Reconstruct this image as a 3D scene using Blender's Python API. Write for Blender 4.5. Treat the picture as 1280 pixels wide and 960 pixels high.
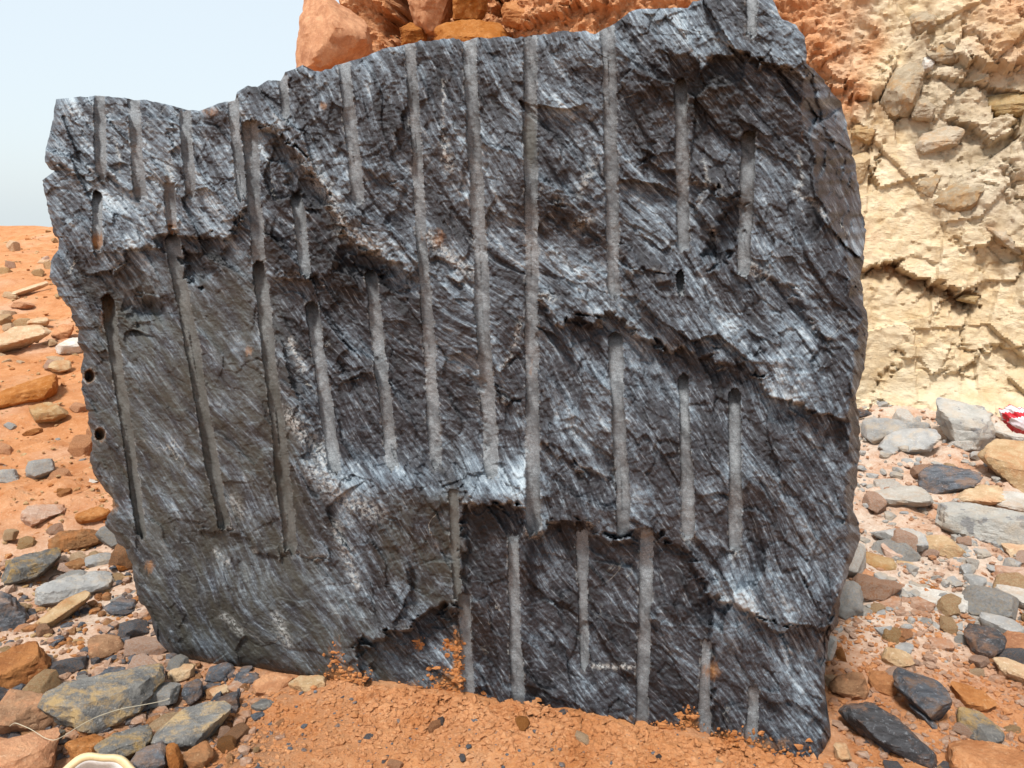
import bpy, bmesh, math, random
import numpy as np
from mathutils import Vector
for o in list(bpy.data.objects): bpy.data.objects.remove(o)
scene = bpy.context.scene
C = scene.collection
# ------------------------------------------------------------------ camera
F_PX, PITCH, CAM_H = 967.0, math.radians(12.0), 1.6
cam_data = bpy.data.cameras.new('camera'); cam = bpy.data.objects.new('camera', cam_data); C.objects.link(cam)
cam_data.sensor_width = 36.0; cam_data.lens = F_PX/1280*36; cam_data.clip_start = 0.05; cam_data.clip_end = 2000
cam.location = (0, 0, CAM_H); cam.rotation_euler = (math.pi/2-PITCH, 0, 0)
scene.camera = cam
# ------------------------------------------------------------------ sky and light
SUN_EL, SUN_AZ = math.radians(60), math.radians(208)      # azimuth clockwise from +Y
world = bpy.data.worlds.new('World'); scene.world = world; world.use_nodes = True
wn, wl = world.node_tree.nodes, world.node_tree.links
sky = wn.new('ShaderNodeTexSky'); sky.sky_type = 'NISHITA'; sky.sun_disc = False
sky.sun_elevation = SUN_EL; sky.sun_rotation = SUN_AZ; sky.air_density = 1.0; sky.dust_density = 3.0; sky.ozone_density = 2.0
veil = wn.new('ShaderNodeMixRGB'); veil.blend_type = 'MIX'; veil.inputs[0].default_value = 0.72
veil.inputs[2].default_value = (5.45, 6.0, 6.2, 1)       # even veil of thin overcast
bg = wn['Background']; bg.inputs[1].default_value = 0.10
wl.new(sky.outputs[0], veil.inputs[1]); wl.new(veil.outputs[0], bg.inputs[0])
sun_data = bpy.data.lights.new('sun', 'SUN'); sun_data.energy = 2.8; sun_data.angle = math.radians(9); sun_data.color = (1, .965, .91)
sun = bpy.data.objects.new('sun', sun_data); C.objects.link(sun)
sd = Vector((math.sin(SUN_AZ)*math.cos(SUN_EL), math.cos(SUN_AZ)*math.cos(SUN_EL), math.sin(SUN_EL)))
sun.rotation_euler = sd.to_track_quat('Z', 'Y').to_euler(); sun.location = sd*30
scene.view_settings.view_transform = 'Standard'; scene.view_settings.look = 'None'
scene.view_settings.exposure = 0.82; scene.view_settings.gamma = 1; scene.view_settings.use_curve_mapping = False
# ------------------------------------------------------------------ projection helpers
CP, SP = math.cos(PITCH), math.sin(PITCH)
CAM = np.array([0, 0, CAM_H])
def ray(px, py):
    px = np.asarray(px, float); py = np.asarray(py, float)
    a = (px-640)/F_PX; b = (480-py)/F_PX
    return np.stack([a, CP+SP*b, -SP+CP*b], -1)
def project(p):
    q = p-CAM; f = q[..., 1]*CP-q[..., 2]*SP; u = q[..., 1]*SP+q[..., 2]*CP
    return 640+F_PX*q[..., 0]/f, 480-F_PX*u/f
# ------------------------------------------------------------------ numpy noise
def _h(ix, iy, iz, seed):
    u = lambda a: np.asarray(a).astype(np.int32).view(np.uint32) if isinstance(a, np.ndarray) else np.uint32(int(a) & 0xffffffff)
    n = u(ix)*np.uint32(374761393)+u(iy)*np.uint32(668265263)+u(iz)*np.uint32(2147483647)+np.uint32((seed*1274126177) & 0xffffffff)
    n = (n ^ (n >> np.uint32(13)))*np.uint32(1274126177)
    n = (n ^ (n >> np.uint32(16)))*np.uint32(2246822519)
    return ((n ^ (n >> np.uint32(15))) & np.uint32(0xffffff)).astype(np.float32)*np.float32(1/float(0xffffff))
def vnoise2(x, y, seed=0):
    x0 = np.floor(x); y0 = np.floor(y); fx = x-x0; fy = y-y0; z = np.zeros_like(x0)
    x0 = np.asarray(x0, np.float32); y0 = np.asarray(y0, np.float32); fx = np.asarray(fx, np.float32); fy = np.asarray(fy, np.float32)
    def d(i, j):
        h = _h(x0+i, y0+j, z, seed); return (h*2-1)*(fx-i)*1.25+(((h*517.31) % 1)*2-1)*(fy-j)*1.25
    u = fx**3*(fx*(fx*6-15)+10); v = fy**3*(fy*(fy*6-15)+10)
    return ((d(0, 0)*(1-u)+d(1, 0)*u)*(1-v)+(d(0, 1)*(1-u)+d(1, 1)*u)*v)*1.5
def fbm2(x, y, o=4, seed=0, gain=.5):
    r = 0; a = 1
    for k in range(o):
        r = r+a*vnoise2(x*2**k, y*2**k, seed+k*17); a *= gain
    return r
def vnoise3(p, seed=0):
    f0 = np.floor(p); f = p-f0; w = f*f*(3-2*f); r = 0
    for i in (0, 1):
        for j in (0, 1):
            for k in (0, 1):
                h = _h(f0[:, 0]+i, f0[:, 1]+j, f0[:, 2]+k, seed)
                r = r+h*(w[:, 0] if i else 1-w[:, 0])*(w[:, 1] if j else 1-w[:, 1])*(w[:, 2] if k else 1-w[:, 2])
    return r*2-1
def fbm3(p, o=3, seed=0):
    r = 0; a = 1
    for k in range(o): r = r+a*vnoise3(p*2**k+k*7.3, seed+k*13); a *= .5
    return r
def facets2(x, y, seed=0):
    """chipped facets: every Voronoi cell is a plane with a tilt and height of its own, -1..1"""
    x0 = np.floor(x); y0 = np.floor(y); best = np.full(x.shape, 9.0); val = np.zeros(x.shape); z = np.zeros_like(x0)
    for i in (-1, 0, 1):
        for j in (-1, 0, 1):
            cx = x0+i; cy = y0+j
            h = _h(cx, cy, z, seed); h1 = (h*97.13) % 1; h2 = (h*733.7) % 1; h3 = (h*2917.3) % 1; h4 = (h*409.9) % 1
            qx = x-cx-h; qy = y-cy-h1
            dd = qx*qx+qy*qy
            v = qx*(h2*2-1)+qy*(h3*2-1)+.5*(h4*2-1)
            m = dd < best; best = np.where(m, dd, best); val = np.where(m, v, val)
    return val
def sstep(a, b, x):
    t = np.clip((x-a)/(b-a), 0, 1); return t*t*(3-2*t)
def seg_dist(x, y, pts):
    """signed distance to a polyline (positive on the right hand, i.e. below when walking rightwards) and end fade"""
    best = np.full(x.shape, 1e9); sg = np.zeros(x.shape); par = np.zeros(x.shape)
    n = len(pts)-1
    for i in range(n):
        (ax, ay), (bx, by) = pts[i], pts[i+1]
        ex, ey = bx-ax, by-ay; L2 = ex*ex+ey*ey
        t = ((x-ax)*ex+(y-ay)*ey)/L2; tc = np.clip(t, 0, 1)
        d = np.hypot(x-ax-tc*ex, y-ay-tc*ey); s = ex*(y-ay)-ey*(x-ax)
        m = d < best-1e-6
        best = np.where(m, d, best); sg = np.where(m, np.sign(s), sg); par = np.where(m, (i+tc), par)
    L = math.hypot(pts[0][0]-pts[-1][0], pts[0][1]-pts[-1][1])
    return best*sg, par/n
def inside(x, y, poly):
    r = np.zeros(x.shape, bool); n = len(poly)
    for i in range(n):
        (ax, ay), (bx, by) = poly[i], poly[(i+1) % n]
        if ay == by: continue
        r ^= ((ay > y) != (by > y)) & (x < (bx-ax)*(y-ay)/(by-ay)+ax)
    return r
def poly_mask(x, y, poly, soft):
    d, _ = seg_dist(x, y, list(poly)+[poly[0]]); d = np.abs(d); s = np.where(inside(x, y, poly), d, -d)
    return sstep(-soft, soft, s)
def blob(x, y, cx, cy, rx, ry=None):
    ry = ry or rx
    return np.exp(-((x-cx)/rx)**2-((y-cy)/ry)**2)
# ------------------------------------------------------------------ mesh helpers
def make_mesh(name, v, f, attrs=None, smooth=True):
    me = bpy.data.meshes.new(name); f = np.asarray(f, np.int32); k = f.shape[1]
    me.vertices.add(len(v)); me.vertices.foreach_set('co', np.asarray(v, np.float32).ravel())
    me.loops.add(f.size); me.loops.foreach_set('vertex_index', f.ravel())
    me.polygons.add(len(f)); me.polygons.foreach_set('loop_start', np.arange(0, f.size, k, dtype=np.int32))
    me.polygons.foreach_set('use_smooth', np.full(len(f), smooth))
    for n, a in (attrs or {}).items():
        if a.ndim == 1:
            at = me.attributes.new(n, 'FLOAT', 'POINT'); at.data.foreach_set('value', a.astype(np.float32))
        else:
            at = me.attributes.new(n, 'FLOAT_VECTOR', 'POINT'); at.data.foreach_set('vector', a.astype(np.float32).ravel())
    me.update(calc_edges=True); me.validate(); return me
def link(name, me, mat=None, parent=None, loc=None):
    o = bpy.data.objects.new(name, me); C.objects.link(o)
    if mat is not None: me.materials.append(mat)
    if parent: o.parent = parent
    if loc is not None: o.location = loc
    return o
def tag(o, label, cat, group=None):
    o['label'] = label; o['category'] = cat
    if group: o['group'] = group
    return o
def kind(o, k, label=None, cat=None):
    o['kind'] = k
    if label: o['label'] = label
    if cat: o['category'] = cat
    return o
def submesh(v, f, attrs):
    u, inv = np.unique(f, return_inverse=True)
    return v[u], inv.reshape(f.shape), {n: a[u] for n, a in attrs.items()}
# ------------------------------------------------------------------ material helpers
class NT:
    def __init__(s, name):
        s.m = bpy.data.materials.new(name); s.m.use_nodes = True; s.t = s.m.node_tree
        s.b = s.t.nodes['Principled BSDF']
    def n(s, t, **k):
        x = s.t.nodes.new(t)
        for a, b in k.items(): setattr(x, a, b)
        return x
    def put(s, sock, v):
        if isinstance(v, bpy.types.NodeSocket): s.t.links.new(v, sock)
        elif isinstance(v, (tuple, list)) and len(v) == 3 and sock.type == 'RGBA': sock.default_value = (*v, 1)
        else: sock.default_value = v
    def math(s, op, a, b=0.0, c=0.0):
        x = s.n('ShaderNodeMath', operation=op); s.put(x.inputs[0], a); s.put(x.inputs[1], b); s.put(x.inputs[2], c); return x.outputs[0]
    def mix(s, f, a, b, mode='MIX'):
        x = s.n('ShaderNodeMixRGB', blend_type=mode); s.put(x.inputs[0], f); s.put(x.inputs[1], a); s.put(x.inputs[2], b); return x.outputs[0]
    def attr(s, n, vec=False):
        x = s.n('ShaderNodeAttribute', attribute_name=n); return x.outputs['Vector'] if vec else x.outputs['Fac']
    def coord(s): return s.n('ShaderNodeTexCoord').outputs['Object']
    def mapping(s, v, scale=(1, 1, 1), rot=(0, 0, 0), loc=(0, 0, 0)):
        x = s.n('ShaderNodeMapping'); s.put(x.inputs[0], v); x.inputs['Scale'].default_value = scale; x.inputs['Rotation'].default_value = rot; x.inputs['Location'].default_value = loc; return x.outputs[0]
    def noise(s, v, scale, detail=4, rough=.55, dist=0.0):
        x = s.n('ShaderNodeTexNoise'); s.put(x.inputs['Vector'], v); x.inputs['Scale'].default_value = scale; x.inputs['Detail'].default_value = detail
        x.inputs['Roughness'].default_value = rough; x.inputs['Distortion'].default_value = dist; return x.outputs['Fac']
    def vor(s, v, scale, out='Distance', feature='F1'):
        x = s.n('ShaderNodeTexVoronoi', feature=feature); s.put(x.inputs['Vector'], v); x.inputs['Scale'].default_value = scale; return x.outputs[out]
    def ramp(s, f, a, b):     # linear remap a..b -> 0..1 clamped
        x = s.n('ShaderNodeMapRange'); s.put(x.inputs[0], f); x.inputs[1].default_value = a; x.inputs[2].default_value = b; return x.outputs[0]
    def bump(s, h, strength, dist):
        x = s.n('ShaderNodeBump'); s.put(x.inputs['Height'], h); x.inputs['Strength'].default_value = strength; x.inputs['Distance'].default_value = dist; return x.outputs[0]
    def done(s, col, rough=.8, normal=None, spec=.35):
        s.put(s.b.inputs['Base Color'], col); s.put(s.b.inputs['Roughness'], rough); s.b.inputs['Specular IOR Level'].default_value = spec
        if normal is not None: s.put(s.b.inputs['Normal'], normal)
        return s.m
def block_material(groove=False):
    m = NT('drilled_rock' if groove else 'dark_foliated_rock'); fo = m.attr('foliation', True); ob = m.coord()
    if groove:
        g = m.noise(ob, 330, 3, .75); g2 = m.noise(m.mapping(ob, (1, 1, 2.2)), 90, 4, .7); big = m.noise(ob, 9, 3)
        col = m.mix(m.ramp(m.math('ADD', m.math('MULTIPLY', g, .6), m.math('MULTIPLY', g2, .4)), .36, .62), (.098, .107, .115), (.315, .335, .352))
        fs = m.math('ADD', m.math('MULTIPLY', m.noise(m.mapping(fo, (1.2, 9, 3)), 1, 4, .65), .6), m.math('MULTIPLY', m.noise(m.mapping(fo, (.7, 1.2, 1)), 1.6, 4, .65), .4))
        col = m.mix(m.math('MULTIPLY', m.ramp(fs, .52, .40), .6), col, (.045, .046, .050))
        col = m.mix(m.math('MULTIPLY', m.ramp(fs, .56, .68), .45), col, (.33, .355, .37))
        col = m.mix(m.math('MULTIPLY', m.ramp(big, .45, .75), .6), col, (.10, .102, .108))
    else:
        s1 = m.noise(m.mapping(fo, (.8, 5.0, 2)), 1, 4, .6, .1)
        s2 = m.noise(m.mapping(fo, (2.0, 15, 4)), 1, 4, .6, .15)
        s3 = m.noise(m.mapping(fo, (5, 34, 9)), 1, 3, .65, .1)
        patch = m.noise(m.mapping(fo, (.9, 1.5, 1), loc=(4, 9, 0)), 1, 5, .65, .2)
        grain = m.noise(ob, 230, 4, .75); hack = m.noise(ob, 60, 4, .7)
        st = m.math('ADD', m.math('MULTIPLY', s1, .30), m.math('ADD', m.math('MULTIPLY', s2, .42), m.math('MULTIPLY', s3, .28)))
        st = m.math('ADD', st, m.math('MULTIPLY', m.math('SUBTRACT', patch, .5), .52))
        st = m.math('ADD', st, m.math('MULTIPLY', m.math('SUBTRACT', grain, .5), .22))
        st = m.math('ADD', st, m.math('MULTIPLY', m.math('SUBTRACT', hack, .5), .14))
        st = m.math('ADD', st, m.math('MULTIPLY', m.attr('painted_sheen'), .088))  # sky reflection painted into the rock colour, negative values paint shade
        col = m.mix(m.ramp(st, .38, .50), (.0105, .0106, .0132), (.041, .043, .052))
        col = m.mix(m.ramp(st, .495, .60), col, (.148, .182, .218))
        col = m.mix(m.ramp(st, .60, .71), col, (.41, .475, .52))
        hair = m.math('MULTIPLY', m.ramp(s3, .57, .66), m.ramp(s2, .46, .58))
        col = m.mix(m.math('MULTIPLY', hair, .42), col, (.33, .36, .38))
        ol = m.math('MULTIPLY', m.attr('olive'), m.ramp(m.noise(m.mapping(fo, (1, 2.5, 1)), 2.2, 4), .32, .6))
        col = m.mix(m.math('MULTIPLY', ol, .70), col, (.052, .049, .036))
        rp = m.math('MULTIPLY', m.attr('pale'), m.ramp(m.noise(ob, 75, 4, .75), .44, .56))
        col = m.mix(m.math('MULTIPLY', rp, .8), col, (.47, .475, .46))
        vein = m.ramp(m.math('ABSOLUTE', m.math('SUBTRACT', m.noise(m.mapping(fo, (1, .8, 1), loc=(2, 1, 0)), 1.1, 5, .6, .8), .5)), .006, 0.0)
        vein = m.math('MULTIPLY', vein, m.ramp(m.noise(ob, 3.2, 2), .62, .72))
        col = m.mix(m.math('MULTIPLY', vein, .6), col, (.52, .50, .44))
    ru = m.math('MULTIPLY', m.ramp(m.attr('rust'), .06, .2), m.ramp(m.math('ADD', m.attr('rust'), m.math('MULTIPLY', m.math('SUBTRACT', m.noise(m.mapping(ob, (1, 1, .4)), 42, 6, .75), .5), 2.4)), .36, 1.15))
    col = m.mix(ru, col, m.mix(m.noise(ob, 70, 3), (.15, .068, .026), (.37, .185, .075)))
    if groove: col = m.mix(m.math('MULTIPLY', m.attr('olive'), .62), col, (.075, .066, .047))
    fine = m.noise(ob, 120, 6, .75)
    bn = m.bump(fine, .8 if not groove else .6, .005)
    if not groove:
        fol = m.noise(m.mapping(fo, (4, 22, 5)), 1, 5, .7, .1)
        x = m.n('ShaderNodeBump'); m.put(x.inputs['Height'], fol); x.inputs['Strength'].default_value = .4; x.inputs['Distance'].default_value = .004; m.put(x.inputs['Normal'], bn); bn = x.outputs[0]
    return m.done(col, m.ramp(fine, .3, 1.2) if False else (.7 if groove else .5), bn, .25 if groove else .4)
MAT_BLOCK = block_material(); MAT_GROOVE = block_material(True)

def soil_material():
    m = NT('orange_soil'); ob = m.coord()
    big = m.noise(ob, .9, 5, .6, .3); mid = m.noise(ob, 7, 5, .65); fine = m.noise(ob, 60, 4, .7); sp = m.noise(ob, 170, 3, .7)
    col = m.mix(m.ramp(mid, .3, .7), (.40, .145, .043), (.57, .255, .10))
    col = m.mix(m.ramp(fine, .55, .75), col, (.62, .33, .15))
    col = m.mix(m.ramp(sp, .36, .22), col, (.28, .11, .04))
    col = m.mix(m.math('MULTIPLY', m.ramp(m.noise(ob, 3.2, 6, .7), .56, .70), .35), col, (.62, .42, .26))
    col = m.mix(m.math('MULTIPLY', m.ramp(m.noise(ob, 4.4, 5, .7), .60, .72), .45), col, (.36, .13, .042))
    col = m.mix(m.math('MULTIPLY', m.ramp(m.noise(ob, 85, 3, .6), .66, .70), .7), col, (.16, .15, .145))
    dust = m.math('MULTIPLY', m.attr('dust'), m.ramp(m.math('ADD', m.math('MULTIPLY', big, .5), m.math('MULTIPLY', mid, .5)), .30, .54))
    col = m.mix(dust, col, m.mix(m.ramp(fine, .3, .7), (.48, .36, .27), (.70, .60, .51)))
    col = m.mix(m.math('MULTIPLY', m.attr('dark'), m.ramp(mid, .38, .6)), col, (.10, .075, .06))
    h = m.math('ADD', m.noise(ob, 24, 7, .78), m.math('MULTIPLY', m.noise(ob, 120, 4, .75), .5))
    return m.done(col, .95, m.bump(h, .8, .02), .1)
MAT_SOIL = soil_material()
def cliff_material():
    m = NT('quarry_wall_rock'); ob = m.coord()
    big = m.noise(ob, 1.3, 5, .6, .4); mid = m.noise(ob, 6, 5, .65, .3); fine = m.noise(ob, 40, 5, .7); sp = m.noise(ob, 150, 3, .7)
    cream = m.mix(m.ramp(mid, .34, .68), (.62, .46, .27), (.77, .65, .46))
    cream = m.mix(m.ramp(big, .52, .68), cream, (.72, .63, .47))
    cream = m.mix(m.ramp(m.noise(ob, 2.6, 4, .6), .60, .72), cream, (.36, .21, .085))
    orng = m.mix(m.ramp(mid, .32, .68), (.44, .175, .065), (.66, .36, .19))
    orng = m.mix(m.ramp(fine, .55, .75), orng, (.72, .47, .30))
    grey = m.mix(m.ramp(mid, .35, .65), (.40, .32, .22), (.66, .56, .42))
    col = m.mix(m.attr('orange'), cream, orng)
    col = m.mix(m.attr('grey'), col, grey)
    col = m.mix(m.math('MULTIPLY', m.ramp(sp, .36, .22), .6), col, (.20, .11, .05))
    col = m.mix(m.math('MULTIPLY', m.attr('stain'), m.ramp(mid, .3, .6)), col, (.30, .135, .045))
    h = m.math('ADD', m.noise(ob, 20, 8, .75), m.math('MULTIPLY', m.noise(m.mapping(ob, (1, 1, 2.5), (.3, .5, .2)), 5, 6, .7), 1.3))
    return m.done(col, .93, m.bump(h, .9, .03), .15)
MAT_CLIFF = cliff_material()
def stone_material(name, a, b, c, streak=0.0, spot=None, dirt=(.42, .19, .08), dirt_amt=.5):
    """a, b: the two tones of the stone, c: tone of the worn specks, dirt: soil lying on it in patches"""
    m = NT(name); ob = m.coord(); oi = m.n('ShaderNodeObjectInfo')
    off = m.n('ShaderNodeVectorMath', operation='ADD'); m.put(off.inputs[0], ob)
    cmb = m.n('ShaderNodeCombineXYZ')
    for i, k in enumerate((37, 91, 53)): m.put(cmb.inputs[i], m.math('MULTIPLY', oi.outputs['Random'], float(k)))
    m.put(off.inputs[1], cmb.outputs[0]); v = off.outputs[0]
    mid = m.noise(m.mapping(v, (1, 1+3*streak, 1+2*streak), (.4, .7, .3)), 11, 5, .65, .4); fine = m.noise(v, 70, 4, .7); sp = m.noise(v, 220, 3, .7)
    col = m.mix(m.ramp(mid, .33, .67), a, b)
    col = m.mix(m.ramp(fine, .56, .74), col, c)
    col = m.mix(m.math('MULTIPLY', m.ramp(sp, .38, .25), .55), col, tuple(x*.35 for x in a))
    if spot:
        col = m.mix(m.math('MULTIPLY', m.ramp(m.noise(v, 16, 3), .58, .62), .8), col, spot)
    dm = m.math('MULTIPLY', m.ramp(m.noise(v, 9, 6, .75, .3), .47, .60), min(1, dirt_amt*1.35))
    col = m.mix(dm, col, dirt)
    hv = m.n('ShaderNodeHueSaturation'); m.put(hv.inputs['Color'], col); m.put(hv.inputs['Value'], m.math('ADD', m.math('MULTIPLY', oi.outputs['Random'], .4), .8)); m.put(hv.inputs['Saturation'], m.math('ADD', m.math('MULTIPLY', oi.outputs['Random'], -.25), 1.1))
    h = m.math('ADD', m.noise(v, 30, 7, .75), m.math('MULTIPLY', m.noise(v, 110, 4, .75), .5))
    return m.done(hv.outputs[0], .86, m.bump(h, .95, .016), .2)
ST = {
 'tan': stone_material('tan_stone', (.40, .25, .12), (.58, .42, .25), (.66, .53, .37), 0, None, (.46, .22, .095), .5),
 'pink': stone_material('pinkish_stone', (.42, .25, .17), (.55, .40, .31), (.64, .52, .44), .5, None, (.45, .2, .09), .5),
 'orange': stone_material('orange_stone', (.40, .155, .05), (.56, .27, .115), (.62, .38, .21), 0, None, (.34, .13, .045), .5),
 'brown': stone_material('brown_stone', (.18, .085, .038), (.34, .18, .085), (.46, .28, .15), .3, None, (.42, .18, .07), .55),
 'rust': stone_material('rusty_stone', (.24, .085, .028), (.38, .16, .055), (.50, .27, .12), 0, None, (.46, .2, .07), .5),
 'grey': stone_material('pale_grey_stone', (.29, .29, .285), (.45, .445, .43), (.55, .54, .51), 0, None, (.50, .40, .29), .45),
 'spot': stone_material('spotted_grey_stone', (.38, .375, .35), (.53, .515, .475), (.60, .58, .54), 0, (.23, .23, .235), (.52, .42, .31), .35),
 'slate': stone_material('blue_slate', (.055, .06, .07), (.145, .158, .18), (.27, .29, .32), .9, None, (.32, .17, .08), .35),
 'dark': stone_material('charcoal_stone', (.028, .027, .029), (.08, .082, .09), (.19, .205, .225), .9, None, (.26, .12, .05), .4),
 'olive': stone_material('ochre_grey_stone', (.10, .10, .10), (.22, .21, .19), (.34, .33, .31), .6, None, (.44, .28, .10), .6),
 'white': stone_material('whitish_stone', (.47, .44, .39), (.62, .59, .54), (.68, .66, .62), 0, None, (.50, .34, .22), .4),
 'cream': stone_material('cream_rock', (.38, .26, .12), (.55, .42, .25), (.60, .51, .37), 0, None, (.40, .22, .09), .4),
 'weathered': stone_material('weathered_grey_rock', (.29, .225, .15), (.47, .39, .28), (.56, .49, .39), .2, None, (.42, .24, .10), .5),
}
# ------------------------------------------------------------------ the ground
FACE_Y0, FACE_A = 2.38, math.radians(14); TA = math.tan(FACE_A)
def softplus(x, k=3.0): return np.log1p(np.exp(np.clip(x*k, -40, 40)))/k
def z_base(x, y):
    z = .128*softplus(y-2.9)-.30*softplus(y-15.8, 1.2)
    fy = FACE_Y0-TA*x
    mound = np.exp(-((y-fy+.05)/.16)**2)*sstep(-.62, -.3, x)*(1-.0*x)
    z = z+.012*mound-.082+.03*np.exp(-(x/.4)**2-((y-2.2)/.5)**2)
    z = z-.03*np.exp(-((x+.95)/.4)**2-((y-2.55)/.35)**2)
    return z
def z_scalar(x, y):
    sp = lambda q, k: math.log1p(math.exp(max(-40, min(40, q*k))))/k
    st = max(0, min(1, (x+.62)/.32)); st = st*st*(3-2*st); fy = FACE_Y0-TA*x
    return .128*sp(y-2.9, 3)-.30*sp(y-15.8, 1.2)+.012*math.exp(-((y-fy+.05)/.16)**2)*st-.082+.03*math.exp(-(x/.4)**2-((y-2.2)/.5)**2)-.03*math.exp(-((x+.95)/.4)**2-((y-2.55)/.35)**2)
def ground_z(x, y):
    near = np.exp(-np.maximum(y-6, 0)/6)
    n = .05*fbm2(x*1.1, y*1.1, 3, 5)+.022*fbm2(x*5, y*5, 3, 9)
    n = n+(.012+.022*sstep(3, 5, y))*facets2(x*9+.6*fbm2(x*5, y*5, 2, 61), y*9+.6*fbm2(x*5, y*5, 2, 63), 33)*near*sstep(2.2, 3.2, y)+.013*fbm2(x*16, y*16, 3, 71, .6)*near
    n = n+.12*fbm2(x*.35, y*.35, 3, 3)*sstep(4, 9, y)
    return z_base(x, y)+n*(.55+.45*sstep(2.4, 4, y))
def hit_ground(px, py):
    a = (px-640)/F_PX; b = (480-py)/F_PX; dx, dy, dz = a, CP+SP*b, -SP+CP*b; t = 0.8; step = .15
    def above(t): return CAM_H+dz*t-z_scalar(dx*t, dy*t)
    while t < 30 and above(t) > 0: t += step
    lo, hi = t-step, t
    for _ in range(8):
        mid = (lo+hi)/2
        if above(mid) > 0: lo = mid
        else: hi = mid
    return hi, np.array([dx*hi, dy*hi, CAM_H+dz*hi])
def build_ground():
    nu, nv = 430, 540
    s = np.linspace(-1, 1, nu); xs = 1.2*np.sinh(s*5.2)/np.sinh(5.2)*70*.9+s*3.0
    q = np.linspace(0, 1, nv); ys = np.where(q < .07, -40+41.2*(q/.07)**.3, 0)
    qq = np.clip((q-.07)/.93, 0, 1); ys = np.where(q >= .07, 1.2+5.0*qq+230*np.maximum(qq-.15, 0)**5, ys)
    X, Y = np.meshgrid(xs, ys); x = X.ravel(); y = Y.ravel(); z = ground_z(x, y)
    f = np.arange(nu*nv).reshape(nv, nu); quads = np.stack([f[:-1, :-1], f[:-1, 1:], f[1:, 1:], f[1:, :-1]], -1).reshape(-1, 4)
    px, py = project(np.stack([x, np.maximum(y, .6), z], -1))
    dust = .10+.85*sstep(.9, 1.5, x)*sstep(2.3, 3.0, y)+.8*np.exp(-((x+1.9)/.8)**2-((y-3.1)/.8)**2)+.25*sstep(.2, .7, fbm2(x*.8, y*.8, 3, 77))
    dust = dust*(1-.55*np.exp(-((x-.2)/.9)**2-((y-2.0)/.45)**2))
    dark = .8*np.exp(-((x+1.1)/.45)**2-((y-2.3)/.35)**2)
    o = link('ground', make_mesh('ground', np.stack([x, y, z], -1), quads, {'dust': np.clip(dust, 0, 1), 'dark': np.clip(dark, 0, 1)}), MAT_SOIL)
    kind(o, 'structure', 'uneven orange quarry soil sloping up behind the dark block', 'ground')
build_ground()
# ------------------------------------------------------------------ sheet helper: a relief sheet closed by a skirt and a back
def closed_sheet(P, back_vec, rings, jitter, seed):
    nv, nu = P.shape[:2]; idx = np.arange(nu*nv).reshape(nv, nu)
    loop = np.concatenate([idx[0, :], idx[1:, -1], idx[-1, -2::-1], idx[-2:0:-1, 0]])
    V = P.reshape(-1, 3); quads = [np.stack([idx[:-1, :-1], idx[1:, :-1], idx[1:, 1:], idx[:-1, 1:]], -1).reshape(-1, 4)]
    L = V[loop]; c = L.mean(0); allv = [V]; prev = loop; base = len(V)
    for k in range(1, rings+1):
        t = k/rings
        R = L+np.asarray(back_vec)*t
        n = fbm3(R*2.2, 3, seed)[:, None]*jitter*min(1, t*3)
        R = R+(c+np.asarray(back_vec)*t-R)*(.05*t+.0)+n*(c+np.asarray(back_vec)*t-R)/2
        allv.append(R); cur = base+np.arange(len(loop)); base += len(loop)
        a, b = prev, np.roll(prev, -1); d, e = cur, np.roll(cur, -1)
        quads.append(np.stack([a, b, e, d], -1)); prev = cur
    allv.append((c+np.asarray(back_vec)*1.02)[None]); ci = base
    cap = np.stack([prev, np.roll(prev, -1), np.full(len(prev), ci), np.full(len(prev), ci)], -1)
    return np.concatenate(allv), np.concatenate(quads), cap[:, :3]
def add_tris(me_v, quads, tris):
    return quads, tris
# ------------------------------------------------------------------ the drilled block
def curve(pts, n, axis):
    p = np.array(pts, float); q = p[:, axis]
    t = np.concatenate([[0], np.cumsum(np.hypot(*np.diff(p, axis=0).T)*.35+np.abs(np.diff(q)))]); t /= t[-1]
    u = np.linspace(0, 1, n); return np.stack([np.interp(u, t, p[:, 0]), np.interp(u, t, p[:, 1])], -1)
LEFT = [(70,124),(66,150),(58,185),(55,204),(68,213),(53,224),(57,248),(64,279),(72,300),(73,312),(64,327),(62,347),(75,369),(86,385),(91,397),(97,413),(100,435),(105,447),(101,463),(103,485),(106,504),(111,525),(115,550),(112,577),(120,597),(140,623),(142,634),(133,645),(133,658),(147,676),(158,691),(165,706),(168,728),(173,750),(188,768),(193,790),(204,816)]
TOP = [(70,124),(98,121),(127,120),(169,124),(197,128),(219,133),(229,140),(233,138),(247,138),(281,127),(294,126),(296,115),(309,107),(321,109),(335,100),(351,101),(357,90),(377,83),(398,90),(426,81),(464,67),(501,56),(535,51),(565,47),(580,52),(602,47),(655,46),(666,45),(700,39),(734,39),(743,43),(752,37),(771,26),(790,15),(805,11),(840,10),(860,10),(866,2),(886,-4),(925,-16),(965,-3)]
RIGHT = [(965,-3),(977,24),(993,30),(1007,47),(1008,78),(1012,82),(1025,95),(1052,130),(1056,145),(1060,165),(1068,200),(1073,232),(1082,290),(1080,320),(1076,340),(1080,380),(1086,405),(1084,425),(1080,460),(1070,495),(1073,520),(1076,555),(1072,590),(1066,630),(1074,660),(1075,675),(1062,710),(1050,750),(1047,780),(1038,790),(1032,830),(1030,870),(1035,900),(1040,930),(1042,960),(1045,992)]
BOTTOM = [(204,816),(222,822),(260,830),(290,835),(330,840),(370,848),(410,857),(430,862),(470,876),(520,890),(560,902),(620,918),(700,935),(800,955),(900,975),(960,986),(1045,992)]
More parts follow.
